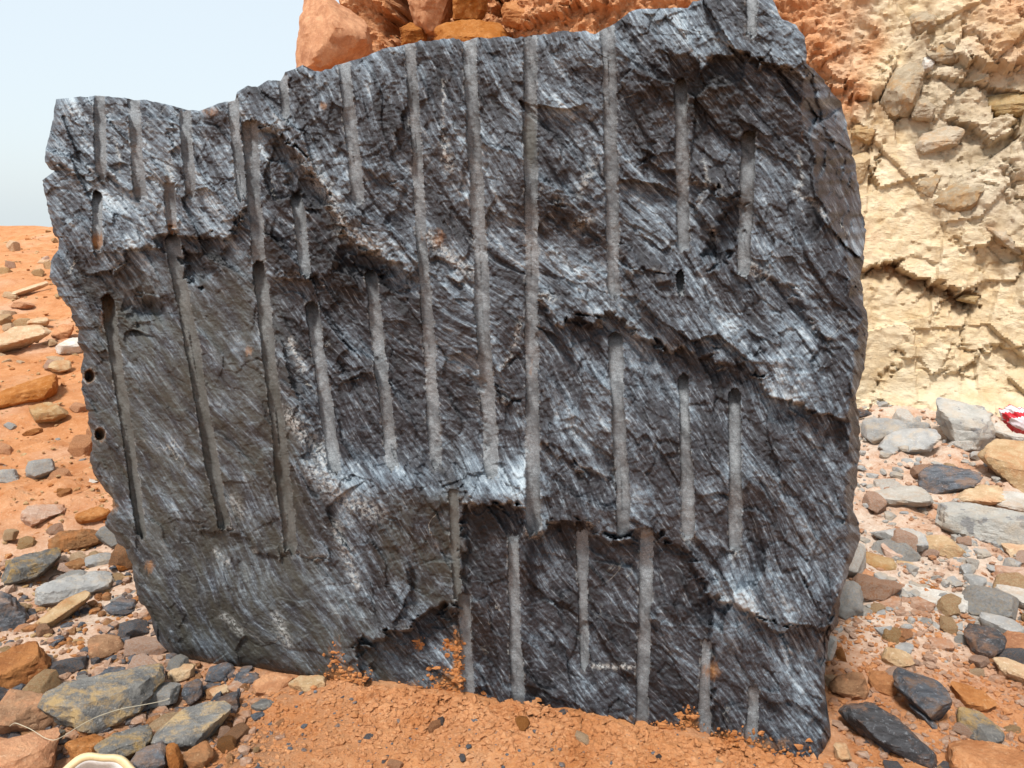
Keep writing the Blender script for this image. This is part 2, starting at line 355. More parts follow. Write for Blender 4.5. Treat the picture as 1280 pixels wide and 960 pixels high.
# drill marks: top, bottom, radius at top and bottom (photo pixels), open = dark mouth at the top
GROOVES = [((124,116),(126,226),8,8,0,{}),((121,238),(122,313),7,7,1,{'rust':(122,303,8,12)}),((167,120),(175,250),9,8.5,0,{}),((231,132),(238,247),7.5,7,0,{}),
 ((290,118),(302,248),7.5,7,0,{}),((313,150),(323,332),10,9.5,0,{}),((323,326),(364,692),9,9.5,2,{'olive':(352,610,30,120)}),((211,228),(216,290),7.5,7,0,{'rust':(215,292,9,16)}),
 ((214,292),(280,662),10,9,1,{'olive':(270,600,30,90)}),((133,368),(178,674),8.5,6,2,{'rust':(134,380,9,16),'olive':(165,560,40,130)}),((353,92),(357,151),6.5,6,0,{}),((369,240),(383,348),8,7.5,2,{}),
 ((389,377),(419,592),8.5,9,2,{}),((429,76),(448,256),9,9,0,{}),((462,338),(491,587),8.5,9,1,{}),((511,50),(546,584),7.5,8.5,0,{}),((586,44),(614,598),9,9.5,0,{}),
 ((662,40),(666,668),9,9.5,0,{'olive':(663,175,9,38)}),((759,30),(768,372),10,10,0,{}),((769,415),(779,672),9.5,9,1,{}),((851,98),(854,312),8.5,9,2,{}),((850,338),(851,370),5,4.5,3,{}),
 ((854,467),(861,672),7.5,9,2,{}),((936,164),(929,345),10.5,9.5,2,{}),((918,486),(919,690),8.5,9,2,{}),((940,-12),(938,46),8.5,8.5,0,{}),
 ((566,612),(572,752),7,5.5,0,{'olive':(568,680,20,110)}),((580,742),(586,905),8.5,8.5,0,{}),((641,668),(648,930),8,9,0,{}),((727,662),(730,838),8.5,5,0,{}),((809,660),(800,965),9,9,0,{}),((883,800),(877,975),6,9,0,{}),((942,858),(937,975),8,9,0,{})]
def build_block():
    nu, nv = 770, 690; k = .0024
    Lc, Rc = curve(LEFT, nv, 1), curve(RIGHT, nv, 1); Tc, Bc = curve(TOP, nu, 0), curve(BOTTOM, nu, 0)
    for c, s in ((Lc, 1), (Rc, 2), (Tc, 3)):
        q = c.sum(1); w = np.sin(np.linspace(0, math.pi, len(c)))**.3
        c += (np.stack([fbm2(q*.06, q*0, 4, s), fbm2(q*.06, q*0+5, 4, s+9)], -1)*2.6)*w[:, None]
    u = np.linspace(0, 1, nu)[None, :, None]; v = np.linspace(0, 1, nv)[:, None, None]
    G = (1-v)*Tc[None]+v*Bc[None]+(1-u)*Lc[:, None]+u*Rc[:, None]-((1-u)*(1-v)*Tc[0]+u*(1-v)*Tc[-1]+(1-u)*v*Bc[0]+u*v*Bc[-1])
    gx, gy = G[..., 0], G[..., 1]
    # foliation frame: streaks fall to the lower right, bending gently
    wx = gx+9*fbm2(gx/170, gy/170, 2, 41); wy = gy+9*fbm2(gx/170, gy/170, 2, 42)
    th = math.radians(54); al = wx*math.cos(th)+wy*math.sin(th); ac = -wx*math.sin(th)+wy*math.cos(th)
    ac = ac+26*fbm2(gx/330, gy/330, 2, 44)
    fx_ = gx+6*fbm2(gx/30, gy/30, 2, 50); jx = gx+9*facets2(fx_/34, gy/26, 51)+5*facets2(gx/12, gy/10, 53)+3*fbm2(gx/40, gy/40, 2, 55); jy = gy+11*facets2(fx_/34, gy/26, 52)+6*facets2(gx/12, gy/10, 54)+3*fbm2(gx/40, gy/40, 2, 56)
    n88 = .6+.8*sstep(-.3, .5, fbm2(gx/30, gy/30, 3, 88)); n18 = sstep(-.1, .4, fbm2(gx/26, gy/26, 2, 18))
    flat = poly_mask(gx, gy, [(100,350),(330,330),(360,560),(420,720),(540,880),(200,830),(120,600)], 40)
    d = np.zeros_like(gx); painted_sheen = np.zeros_like(gx); pale = np.zeros_like(gx)
    # ledges: out over the line, a drop below it  (polyline, height m, width of the slope above, recess below, its width)
    LEDGES = [([(672,372),(700,400),(735,402),(768,398),(800,425),(850,440),(885,448),(940,454)],.055,70,.035,45),
     ([(925,452),(960,482),(1000,510),(1066,528)],.05,75,.03,50),
     ([(105,338),(130,346),(170,312),(195,302),(213,286),(235,300),(285,304),(305,266),(318,226)],.036,95,.014,50),
     ([(308,150),(342,166),(374,188),(402,232),(430,292),(452,312),(500,335),(524,348)],.055,50,.035,45),
     ([(340,342),(385,350),(412,360)],.03,35,.02,25),([(420,472),(452,470),(484,480)],.022,26,.02,22),
     ([(570,618),(600,632),(655,630),(668,640)],.035,40,.018,45),([(445,800),(500,788),(540,766),(574,752)],.03,26,.03,50),
     ([(870,90),(884,66),(940,80),(985,78),(1008,98)],.045,36,.012,70),
     ([(880,735),(902,752),(942,764),(966,788),(1020,792),(1036,786)],.048,80,.028,55),
     ([(655,668),(720,654),(772,672),(822,664)],.035,60,.02,60),
     ([(520,318),(560,330),(585,352)],.022,35,.015,25),([(690,250),(730,292),(750,300)],.02,40,.015,30),
     ([(800,205),(850,215),(905,250),(925,240)],.03,45,.02,35),([(950,350),(1000,372),(1050,440)],.02,60,.015,40),
     ([(430,180),(470,215),(505,240)],.015,40,.012,30),([(590,470),(625,490),(655,520)],.02,40,.015,30),
     ([(670,545),(720,585),(765,600)],.025,50,.015,30),([(240,650),(300,672),(350,700),(420,690)],.018,50,.008,30),
     ([(60,210),(110,215),(125,232)],.02,30,.015,22),([(760,300),(800,345),(845,350)],.018,40,.012,26)]
    for pts, A, wa, B, wb in LEDGES:
        s, par = seg_dist(jx, jy, pts); ends = sstep(-.02, .1, par)*(1-sstep(.9, 1.02, par)); a = np.abs(s)
        up = np.exp(-(a/wa)**1.1); dn = np.exp(-(a/wb)**1.1); A *= .72; B *= .8
        cut = sstep(-2.5, 3.5, s)
        d += ends*(A*up*(1-cut)-B*dn*cut); painted_sheen += ends*up*(1-cut)*min(1, A/.05)*n88  # slope above each ledge also painted lighter, as if lit by the sky
        pale += ends*np.exp(-(a/4)**2)*(s < 3)*.6*n18
    # terrace: the shelf where the upper drill row ends, the face steps outwards below it
    sh, par = seg_dist(.5*jx+.5*gx, .5*jy+.5*gy, [(372,500),(395,570),(430,596),(500,592),(560,598),(660,598)])
    box = sstep(340, 385, gx)*(1-sstep(655, 672, gx))
    shelf = sstep(-10, 22, sh)*box*np.exp(-np.maximum(sh-25, 0)/190); d += .06*shelf
    painted_sheen += .5*np.exp(-((sh-6)/22)**2)*box  # shelf top lightened: crushed rock plus painted sky reflection
    d -= .05*sstep(-180, -30, sh)*(sh < 0)*box*(1-sstep(-25, 0, sh))*.7
    # recess under the shelf
    R1 = poly_mask(jx, jy, [(579,630),(650,634),(668,668),(720,660),(772,676),(822,672),(868,708),(890,748),(884,800),(890,900),(890,1010),(579,1010)], 3.5)
    d -= R1*(.024+.022*np.exp(-np.maximum(gy-650, 0)/110))
    d -= .045*poly_mask(jx, jy, [(440,800),(500,790),(540,768),(577,754),(579,1000),(500,1000)], 4)
    d -= .05*poly_mask(jx, jy, [(876,332),(896,290),(915,262),(922,236),(938,250),(930,300),(900,328)], 4)
    d -= .05*poly_mask(jx, jy, [(228,318),(246,320),(262,342),(252,352),(236,346)], 4)
    d -= .055*blob(jx, jy, 185, 388, 22, 17)+.02*blob(jx, jy, 185, 400, 45, 40)
    d -= .03*poly_mask(jx, jy, [(424,312),(452,316),(500,338),(460,346),(428,330)], 6)
    d -= .03*poly_mask(jx, jy, [(340,186),(372,192),(400,240),(396,262),(362,240)], 8)
    d += .05*blob(jx, jy, 840, 60, 60, 60)+.02*blob(gx, gy, 700, 200, 120, 160)
    d += .03*blob(gx, gy, 960, 620, 90, 160)
    # fracture relief
    amp = 1-.68*flat
    d += amp*(.032*facets2(al/105+.12*fbm2(gx/50, gy/50, 2, 7), ac/52, 3)+.012*facets2(al/46+.15*fbm2(gx/20, gy/20, 2, 8), ac/22, 13))
    d += (.4+.6*amp)*(.0030*facets2(gx/19+gy/50, gy/17, 23)+.0040*facets2(al/13, ac/6.5, 25)+.0026*facets2(gx/5.5, gy/4.5, 27)+.0022*fbm2(al/50, ac/9, 3, 31)+.0012*fbm2(gx/3.5, gy/3.5, 2, 57))
    d += .025*fbm2(gx/240, gy/240, 3, 71)
    # the right end of the block turns away from the viewer
    ey = np.array([-20,60,95,130,190,260,320,400,470,520,560,640,700,760,800,850,900,990]); ex = np.array([1010,1015,1003,1006,1012,1026,1054,1072,1066,1058,1064,1056,1060,1038,1026,1024,1022,1026])
    edge = np.interp(gy, ey, ex)+9*fbm2(gx*0+3, gy/42, 3, 91); sx = np.maximum(gx-edge, 0)
    side = sstep(0, 3, gx-edge)
    d -= sx*k*3.0+side*(.035*facets2(gx/34+gy/160, gy/70, 97)+.015*facets2(gx/12, gy/24, 98))
    s, par = seg_dist(gx+4*fbm2(gx/20, gy/20, 2, 5), gy, [(1012,84),(1020,130),(1030,160),(1040,190)]); d -= .03*np.exp(-(s/3)**2)*sstep(0, .1, par)*(1-sstep(.9, 1, par))
    # worn borders
    dl = gx-Lc[:, 0][:, None]; dt = gy-Tc[:, 1][None]; db = Bc[:, 1][None]-gy; dr = Rc[:, 0][:, None]-gx
    d -= .03*np.exp(-np.maximum(dl, 0)/7)+.02*np.exp(-np.maximum(dt, 0)/5)+.07*np.exp(-np.maximum(db, 0)/7)+.02*np.exp(-np.maximum(dr, 0)/6)
    painted_sheen += .8*np.exp(-np.maximum(dt, 0)/22)*sstep(-.2, .4, fbm2(gx/24, gy/24, 2, 15))  # sky reflection painted in patches along the top border
    painted_sheen += .55*poly_mask(gx, gy, [(60,124),(320,110),(318,240),(285,300),(215,285),(110,340),(60,320)], 25)  # upper left panel painted lighter, as if facing the sky
    painted_sheen -= .5*poly_mask(gx, gy, [(330,190),(420,300),(540,360),(500,560),(430,560),(340,360)], 30)+.45*R1+.45*poly_mask(gx, gy, [(770,60),(1000,90),(1000,180),(860,190),(780,150)], 25)  # recesses and areas below ledges painted darker, shade put into the colour
    # drill marks
    gid = np.full(gx.shape, -1, np.int32); olive = np.zeros_like(gx); rust = np.zeros_like(gx)
    for i, (a, b, r0, r1, mouth, ex_) in enumerate(GROOVES):
        ax_, ay_ = a; bx_, by_ = b; L = math.hypot(bx_-ax_, by_-ay_); ux, uy = (bx_-ax_)/L, (by_-ay_)/L
        t = ((gx-ax_)*ux+(gy-ay_)*uy)/L; c = (gx-ax_)*uy-(gy-ay_)*ux
        near = (np.abs(c) < 14) & (t > -.05) & (t < 1.05)
        if not near.any(): continue
        tn_ = t*L; lr = 1+.15*fbm2(tn_/22, c*0+i*3.3+np.sign(c)*.7, 3, 140+i)+.24*fbm2(tn_/80, c*0+i*1.7+np.sign(c), 2, 180+i)
        r = np.clip((r0+(r1-r0)*t)*lr*.88, 2.0, 12.5)
        # depth of the drill axis: straight, near the mean of the surface along it
        m = near & (np.abs(c) < 12); tt = np.clip(t[m], 0, 1); dd = d[m]
        A = np.polyfit(tt, dd, 1); axis = A[0]*t+A[1]
        bins = np.clip((tt*30).astype(int), 0, 29); mean = np.array([dd[bins == q].mean() if (bins == q).any() else A[1] for q in range(30)])
        mean = np.convolve(np.pad(mean, 3, mode='edge'), np.ones(7)/7, 'valid')
        loc = np.interp(np.clip(t, 0, 1)*30-.5, np.arange(30), mean)
        axis = np.minimum(.4*axis+.6*loc, loc+.002)-.30*r*k
        arch = (c/r0)**2*(7 if mouth else 2)+2.5*fbm2(c/5, t*9, 2, 300+i); tail = (c/r1)**2*9+6*fbm2(c/6, t*7, 2, 340+i)
        inn = near & (np.abs(c) < r) & (tn_ > arch) & (tn_ < L-tail)
        carve = axis-np.sqrt(np.maximum(r*r-c*c, 0))*k*.92+.0010*fbm2(gx/3, gy/3, 2, 77)
        if mouth:
            tl = t*L; carve = carve-(.05 if mouth < 3 else .08)*np.exp(-np.maximum(tl, 0)/(26 if mouth == 2 else 11 if mouth == 1 else 60))
        if i in (6, 8, 9): carve = carve-.010*sstep(.55, .75, t)*sstep(r0*.5, -r0*.1, c*1.0)
        carve = np.minimum(carve, d-.001)
        d = np.where(inn, carve, d); gid[inn] = i
        rim = near & (np.abs(np.abs(c)-r) < 2.2) & (t > 0) & (t < 1); pale[rim] += .35*(fbm2(gx[rim]/14, gy[rim]/14, 2, 66) > .15)
        if mouth == 0 or mouth == 2:
            pale += .8*blob(gx, gy, bx_, by_+2, 9, 5)*(1 if 640 < by_ < 700 and bx_ > 600 else .25)
        for kk, (cx, cy, rx, ry) in ex_.items():
            bl = blob(gx, gy, cx, cy, rx, ry)*1.4
            if kk == 'rust': rust += bl*np.where(inn, 1, .25)
            else: olive += bl*np.where(inn, 1, .4)
    # round blind holes on the left edge
    for j, (hx, hy) in enumerate(((112, 470), (125, 543))):
        q = np.hypot((gx-hx)/6.2, (gy-hy)/8.0); m = q < 1
        d = np.where(m, d-.05*np.sqrt(1-np.minimum(q, 1)**2)-.012, d); gid[m] = 200+j; rust += 1.3*np.exp(-(q/1.15)**4)
        pale += .5*np.exp(-((q-1.25)/.2)**2)
    olive += .95*flat+.9*poly_mask(gx, gy, [(490,625),(566,622),(570,745),(520,760),(460,700)], 18)+.3*blob(gx, gy, 880, 120, 40, 30)
    for cx, cy, rx, ry, s_ in ((545,300,22,14,.55),(575,325,16,12,.5),(187,708,7,9,1.1),(312,438,7,8,.8),(405,132,8,7,.9),(262,140,12,7,.8),(664,460,5,14,.5),(700,660,5,6,.0),
                           (432,850,30,16,1.2),(500,866,30,13,1.3),(560,860,16,26,1.3),(572,820,6,40,1.1),(420,815,9,22,.7),(524,805,7,9,1.0),(562,806,10,8,.9),(595,884,18,10,1.2),(650,888,30,9,1.2),
                           (862,905,12,18,1.1),(830,915,16,16,.8),(905,925,30,16,.9),(945,940,20,18,.9),(890,840,14,12,.55),(985,930,26,12,.5),(862,385,8,7,.0),(140,632,8,10,.9),(890,835,10,16,.5),(790,900,10,8,.5),(1002,140,5,36,.5),(1040,120,22,5,.4),(130,400,7,20,.6)):
        rust += s_*blob(gx, gy, cx, cy, rx, ry)
    for pts, w, s_ in (([(362,425),(378,462)],5,1.0),([(362,520),(385,548),(410,575)],10,.9),([(420,655),(432,690),(445,730)],6,.8),([(395,590),(430,625),(470,640)],12,.7),([(378,200),(410,240),(430,290),(470,310)],10,.75),([(535,295),(560,320),(585,338)],8,.8),
                       ([(652,398),(640,440),(628,460)],2.5,1.0),([(742,833),(795,834)],3,1.2),([(935,330),(955,345)],7,.9),([(893,298),(890,290)],6,1.0),([(725,240),(745,200)],6,.7),([(720,285),(735,275)],8,.6),([(555,180),(562,210)],6,.8),
                       ([(555,100),(553,150),(556,200)],2,.9),([(998,190),(1003,225),(992,240),(1015,250),(1035,275)],2.5,.9),([(880,200),(885,230),(870,260)],2.5,.7),([(665,370),(690,372)],6,.9),([(280,770),(300,790)],5,.6),([(345,770),(360,805)],6,.7),([(290,625),(300,640)],8,.5),([(270,690),(285,705)],4,.7),([(210,205),(214,225)],5,.7),([(145,175),(150,215)],2,.8)):
        s, par = seg_dist(gx+3*fbm2(gx/9, gy/9, 2, 3), gy+3*fbm2(gx/9, gy/9, 2, 6), pts); pale += s_*np.exp(-(s/w)**2)
    # bluish crushed skin, with sky reflection painted into the colour, on open fracture faces
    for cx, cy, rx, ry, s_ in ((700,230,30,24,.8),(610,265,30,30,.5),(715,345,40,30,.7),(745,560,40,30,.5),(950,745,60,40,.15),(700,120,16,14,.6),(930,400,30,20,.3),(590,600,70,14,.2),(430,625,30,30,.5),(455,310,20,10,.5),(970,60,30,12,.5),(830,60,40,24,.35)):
        painted_sheen += s_*blob(gx, gy, cx, cy, rx, ry)
    d_ = d
    # to world: along the ray of each point to its offset from the face plane
    n = np.array([-math.sin(FACE_A), -math.cos(FACE_A), 0.0]); p0 = np.array([0, FACE_Y0, 0])
    D = ray(gx, gy); t = ((p0+0*n-CAM)@n+d_)/(D@n); P = CAM+D*t[..., None]
    V, Q, cap = closed_sheet(P, (-n[0]*1.05, -n[1]*1.05, .0), 14, .10, 5)
    ns = len(V)-gx.size
    def ext(a, val=0.0): return np.concatenate([a.ravel(), np.full(ns, val)])
    skirt = V[gx.size:]
    fol = np.concatenate([np.stack([al.ravel()/100, ac.ravel()/100, 0*al.ravel()], -1), np.stack([(skirt[:, 0]*.6+skirt[:, 1]*.5-skirt[:, 2])*4, (skirt[:, 0]+skirt[:, 2]*.6)*4, skirt[:, 1]*4], -1)])
    at = {'foliation': fol, 'painted_sheen': ext(np.clip(painted_sheen, -1, 1.6), .1), 'pale': ext(np.clip(pale, 0, 1)), 'olive': ext(np.clip(olive, 0, 1)), 'rust': ext(np.clip(rust, 0, 1))}
    base = np.array([P[..., 0].mean(), FACE_Y0+.4, 0.0]); V = V-base
    root = bpy.data.objects.new('quarry_block', None); C.objects.link(root); root.location = base
    tag(root, 'huge dark grey streaked stone block with vertical drill marks, standing on orange soil', 'stone block')
    fid = np.full(len(Q), -1, np.int32); nf = (nu-1)*(nv-1); fid[:nf] = gid[:-1, :-1].ravel()
    body = Q[fid == -1]; v, f, a_ = submesh(V, body, at)
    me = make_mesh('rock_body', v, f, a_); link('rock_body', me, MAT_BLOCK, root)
    v, f, a_ = submesh(V, cap, at); link('back_face', make_mesh('back_face', v, f, a_), MAT_BLOCK, root)
    for g in range(len(GROOVES)):
        q = Q[fid == g]
        if len(q) < 4: continue
        v, f, a_ = submesh(V, q, at); link('drill_groove', make_mesh('drill_groove', v, f, a_), MAT_GROOVE, root)
    for g in (200, 201):
        q = Q[fid == g]; v, f, a_ = submesh(V, q, at); h = link('drill_hole', make_mesh('drill_hole', v, f, a_), MAT_GROOVE, root); h['label'] = 'round rust-coloured blind drill hole near the left edge'
    return P
BLOCK_P = build_block()
# ------------------------------------------------------------------ the quarry wall
CL_A = math.atan(.36); CL_LEAN = math.radians(9)
CL_P0 = np.array([3.0, 5.5, .3]); CL_N = np.array([-math.sin(CL_A)*math.cos(CL_LEAN), -math.cos(CL_A)*math.cos(CL_LEAN), math.sin(CL_LEAN)])
CL_R = np.array([math.cos(CL_A), -math.sin(CL_A), 0]); CL_U = np.cross(CL_R, -CL_N); CL_U = CL_U/np.linalg.norm(CL_U)
if CL_U[2] < 0: CL_U = -CL_U
def cliff_hit(px, py):
    D = ray(px, py); t = ((CL_P0-CAM)@CL_N)/(D@CL_N); return t, CAM+D*t
def build_cliff():
    tl, pl = cliff_hit(402, 60); u0 = float((pl-CL_P0)@CL_R)
    us = np.concatenate([np.linspace(u0, u0+8.2, 600), u0+8.2+np.linspace(.05, 1, 60)**2*9])
    vs = np.concatenate([np.linspace(-1.0, 3.6, 340), 3.6+np.linspace(.05, 1, 50)**1.5*3.2])
    U, V_ = np.meshgrid(us, vs); P = CL_P0+U[..., None]*CL_R+V_[..., None]*CL_U
    px, py = project(P)
    wx = U+.12*fbm2(U*2, V_*2, 3, 5); wy = V_+.12*fbm2(U*2, V_*2, 3, 6)
    orange = np.clip(1-sstep(985, 1120, px+70*fbm2(U*2.2, V_*2.2, 3, 12)+.25*(py-120)), 0, 1)
    orange = np.maximum(orange, .75*sstep(1190, 1330, px-.5*(py-60)+60*fbm2(U*2, V_*2, 3, 14))*(1-sstep(80, 200, py)))
    d = .16*fbm2(U*.5, V_*.5, 3, 21)+.12*facets2(U*1.1+.3*V_, V_*1.2, 31)+.07*facets2(U*2.8, V_*2.6-.5*U, 37)
    smooth = poly_mask(px, py, [(1060,190),(1140,150),(1150,240),(1240,300),(1290,330),(1290,470),(1180,510),(1060,520)], 40)
    d *= 1-.6*smooth
    rub = (1-smooth)*(.022*facets2(wx*8, wy*8, 41)+.012*facets2(wx*19, wy*19, 43)+.012*fbm2(U*14, V_*14, 3, 47))
    clod = orange*(.05*np.abs(fbm2(U*6, V_*6, 3, 51))+.022*facets2(U*13+fbm2(U*9, V_*9, 2, 1)*.3, V_*13, 53)+.012*facets2(U*30, V_*30, 55))
    d += rub+clod+.008*fbm2(U*20, V_*20, 3, 58)+smooth*(.05*facets2(U*1.7+.1*wy, V_*1.3, 63)+.013*facets2(U*4.5, V_*5.5, 64)+.0055*facets2(U*13, V_*17, 65)+.003*facets2(U*35, V_*35, 66))
    jx = px+14*facets2(U*6, V_*6, 71)+7*facets2(U*16, V_*16, 73); jy = py+14*facets2(U*6, V_*6, 72)+7*facets2(U*16, V_*16, 74); stain = np.zeros_like(d)
    for pts, A, wa, B, wb in (([(1060,336),(1120,330),(1158,342),(1190,362),(1222,372)],.06,60,.14,26),([(1200,470),(1225,445),(1280,430)],.05,40,.03,30),([(1120,440),(1160,470),(1200,455)],.03,50,.015,40),
                              ([(1215,330),(1250,300),(1290,330)],.08,60,.05,40),([(1010,70),(1060,120),(1100,130)],.06,50,.04,40),([(640,30),(700,20),(780,10)],.08,30,.05,30),([(1170,60),(1230,90),(1290,70)],.08,60,.06,40),([(1190,150),(1240,180),(1290,160)],.08,50,.05,40)):
        s, par = seg_dist(jx, jy, pts); e = sstep(-.02, .1, par)*(1-sstep(.9, 1.02, par)); a = np.abs(s); cut = sstep(-2.5, 4, s)
        d += e*(A*np.exp(-(a/wa)**1.3)*(1-cut)-B*np.exp(-(a/wb)**2)*cut)
        if B > .1: stain += e*np.exp(-(a/24)**2)*cut
    for pts in ([(1180,365),(1218,375),(1214,400),(1200,430),(1216,440),(1232,436)],[(1098,150),(1090,190),(1082,235)],[(1205,20),(1212,50),(1240,90)],[(1240,200),(1265,240),(1290,260)],[(1085,480),(1110,455),(1128,440)]):
        s, par = seg_dist(jx, jy, pts); d -= .05*np.exp(-(s/2.2)**2)*sstep(0, .1, par)*(1-sstep(.9, 1, par))
    d -= .55*poly_mask(jx, jy, [(450,-60),(505,-60),(512,20),(505,48),(470,34)], 6)+.6*poly_mask(jx, jy, [(603,-40),(624,-40),(622,14),(606,12)], 4)
    d -= .25*poly_mask(px, py, [(340,-200),(640,-200),(640,60),(340,120)], 20)
    grey = poly_mask(px+40*fbm2(U*3, V_*3, 3, 81), py+40*fbm2(U*3, V_*3, 3, 82), [(1130,40),(1290,90),(1290,330),(1240,290),(1150,230),(1110,150)], 30)*.8
    foot = np.exp(-np.maximum(V_+.1, 0)*2.2); d += .25*foot*(1-smooth)
    P = P+d[..., None]*CL_N
    V, Q, cap = closed_sheet(P[::-1], (-CL_N[0]*7, -CL_N[1]*7, .5), 14, .05, 9)
    ns = len(V)-U.size
    ext = lambda a, val=0.: np.concatenate([a[::-1].ravel(), np.full(ns, val)])
    at = {'orange': ext(orange, .9), 'grey': ext(grey*(1-orange)), 'stain': ext(np.clip(stain, 0, 1))}
    v, f, a = submesh(V, Q, at)
    o = link('quarry_wall', make_mesh('quarry_wall', v, f, a), MAT_CLIFF); o.data.set_sharp_from_angle(angle=.6)
    return kind(o, 'structure', 'weathered cream and orange quarry wall rising behind the dark block', 'cliff')
CLIFF = build_cliff()
# ------------------------------------------------------------------ stones
_ico = {}
def ico(level):
    if level not in _ico:
        bm = bmesh.new(); bmesh.ops.create_icosphere(bm, subdivisions=level, radius=1)
        v = np.array([q.co[:] for q in bm.verts]); f = np.array([[q.index for q in p.verts] for p in bm.faces], np.int32); bm.free()
        _ico[level] = (v/np.linalg.norm(v, axis=1)[:, None], f)
    return _ico[level]
def hull_mesh(name, N, Dp, level, rough, seed, size):
    """convex stone from half spaces n.x<d, with slightly broken edges and a rough skin"""
    dirs, f = ico(level); dot = dirs@N.T; r = np.where(dot > .02, Dp[None]/np.maximum(dot, .02), 1e3)
    kk = 260.0/size; m = r.min(1, keepdims=True); rr = m[:, 0]-np.log(np.exp(-kk*(r-m)).sum(1))/kk
    rr = np.minimum(rr, size*2.2)
    p = dirs*rr[:, None]; rg = np.random.RandomState(seed+17); cn = rg.randn(14, 3); cn /= np.linalg.norm(cn, axis=1)[:, None]
    cd = (p@cn.T).max(0)-size*rg.uniform(.03, .26, 14); dt = dirs@cn.T; rr = np.minimum(rr, np.where(dt > .05, cd[None]/np.maximum(dt, .05), 1e3).min(1))
    p = dirs*rr[:, None]; q = p/size
    rr = rr*(1+rough*(.03*fbm3(q*2.0+seed, 2, seed)+.035*fbm3(q*6+seed, 4, seed+3)))
    lay = rough*min(.02*size, .0035)*np.sign(vn := vnoise3(np.stack([q[:, 0]*2, q[:, 1]*2, q[:, 2]*14], -1)+seed, seed+5))*np.abs(vn)**.5
    p = dirs*(rr+lay)[:, None]
    return p, f
def stone_mesh(name, p, f):
    me = make_mesh(name, p, f); me.set_sharp_from_angle(angle=.42); return me
rng = random.Random(11)
def traced_stone(poly, mat, label=None, name='stone', th=.5, split=.45, base=None, on='ground', level=5, rough=1.0, parent=None, cat='stone', group=None, dz=0.0, tilt=0.0):
    P = np.array(poly, float); cx, cy = P.mean(0)
    seed = int(abs(cx*7+cy*13)) % 9973; rr = random.Random(seed)
    if on == 'ground': t, _ = hit_ground(cx, base if base else P[:, 1].max()-.12*(P[:, 1].max()-P[:, 1].min()))
    else: t, _ = cliff_hit(cx, cy); t = float(t)-on
    size_px = min(np.ptp(P[:, 0]), np.ptp(P[:, 1])); size = size_px/F_PX*t/2
    half = th*math.sqrt(np.ptp(P[:, 0])*np.ptp(P[:, 1]))/F_PX*t/2*1.3
    if on == 'ground': t += half*.55+dz
    Fw = ray(cx, cy); c = CAM+Fw*t; Fw = Fw/np.linalg.norm(Fw); R = np.cross(Fw, [0, 0, 1]); R /= np.linalg.norm(R); U = np.cross(R, Fw)
    q = np.stack([(P[:, 0]-cx), -(P[:, 1]-cy)], -1)/F_PX*t*(1.07 if on == 'ground' else 1.02)
    area = .5*sum(q[i-1, 0]*q[i, 1]-q[i, 0]*q[i-1, 1] for i in range(len(q)))
    if area < 0: q = q[::-1]
    N, Dp = [], []
    for i in range(len(q)):
        a, b = q[i-1], q[i]; e = b-a; L = np.hypot(*e)
        if L < 1e-6: continue
        n2 = np.array([e[1], -e[0]])/L; d2 = float(n2@a)
        if d2 < size*.12: d2 = size*.12
        for sg in (-1, 1):
            nf = sg*rr.uniform(.10, .5); n3 = n2[0]*R+n2[1]*U+nf*Fw; s = np.linalg.norm(n3); N.append(n3/s); Dp.append(d2/s)
    ymin, ymax = q[:, 1].min(), q[:, 1].max(); ys = ymax-(ymax-ymin)*split
    crease = ys*U-half*Fw
    hw = np.ptp(q[:, 0])/2; sl = rr.choice((-1, 1)); flat_ = min(1.0, 1.2*(ymax-ymin)/(2*hw))
    for n3, sh in ((U*rr.uniform(.8, 1.1)-Fw*.62+R*rr.uniform(-.22, .22)*flat_, 0), (-Fw-U*rr.uniform(-.05, .2)+R*rr.uniform(-.3, .3)*flat_, 0), (-Fw+U*.25+R*sl*.9, sl*hw*.6), (-Fw+U*.1-R*sl*.6, -sl*hw*.7), (Fw, 0), (Fw+U*.5, 0)):
        n3 = n3/np.linalg.norm(n3); dd = float(n3@(crease+R*sh)) if float(n3@Fw) < 0 else half; N.append(n3); Dp.append(max(dd, size*.2))
    p, f = hull_mesh(name, np.array(N), np.array(Dp), level, rough, seed, size)
    zmin = p[:, 2].min(); loc = c+np.array([0, 0, zmin]); p = p-np.array([0, 0, zmin])
    if parent is not None:
        pm = np.array(parent.location); o = link(name, stone_mesh(name, p, f), mat, parent, loc-pm); return o
    o = link(name, stone_mesh(name, p, f), mat, None, loc)
    if label: tag(o, label, cat, group)
    return o
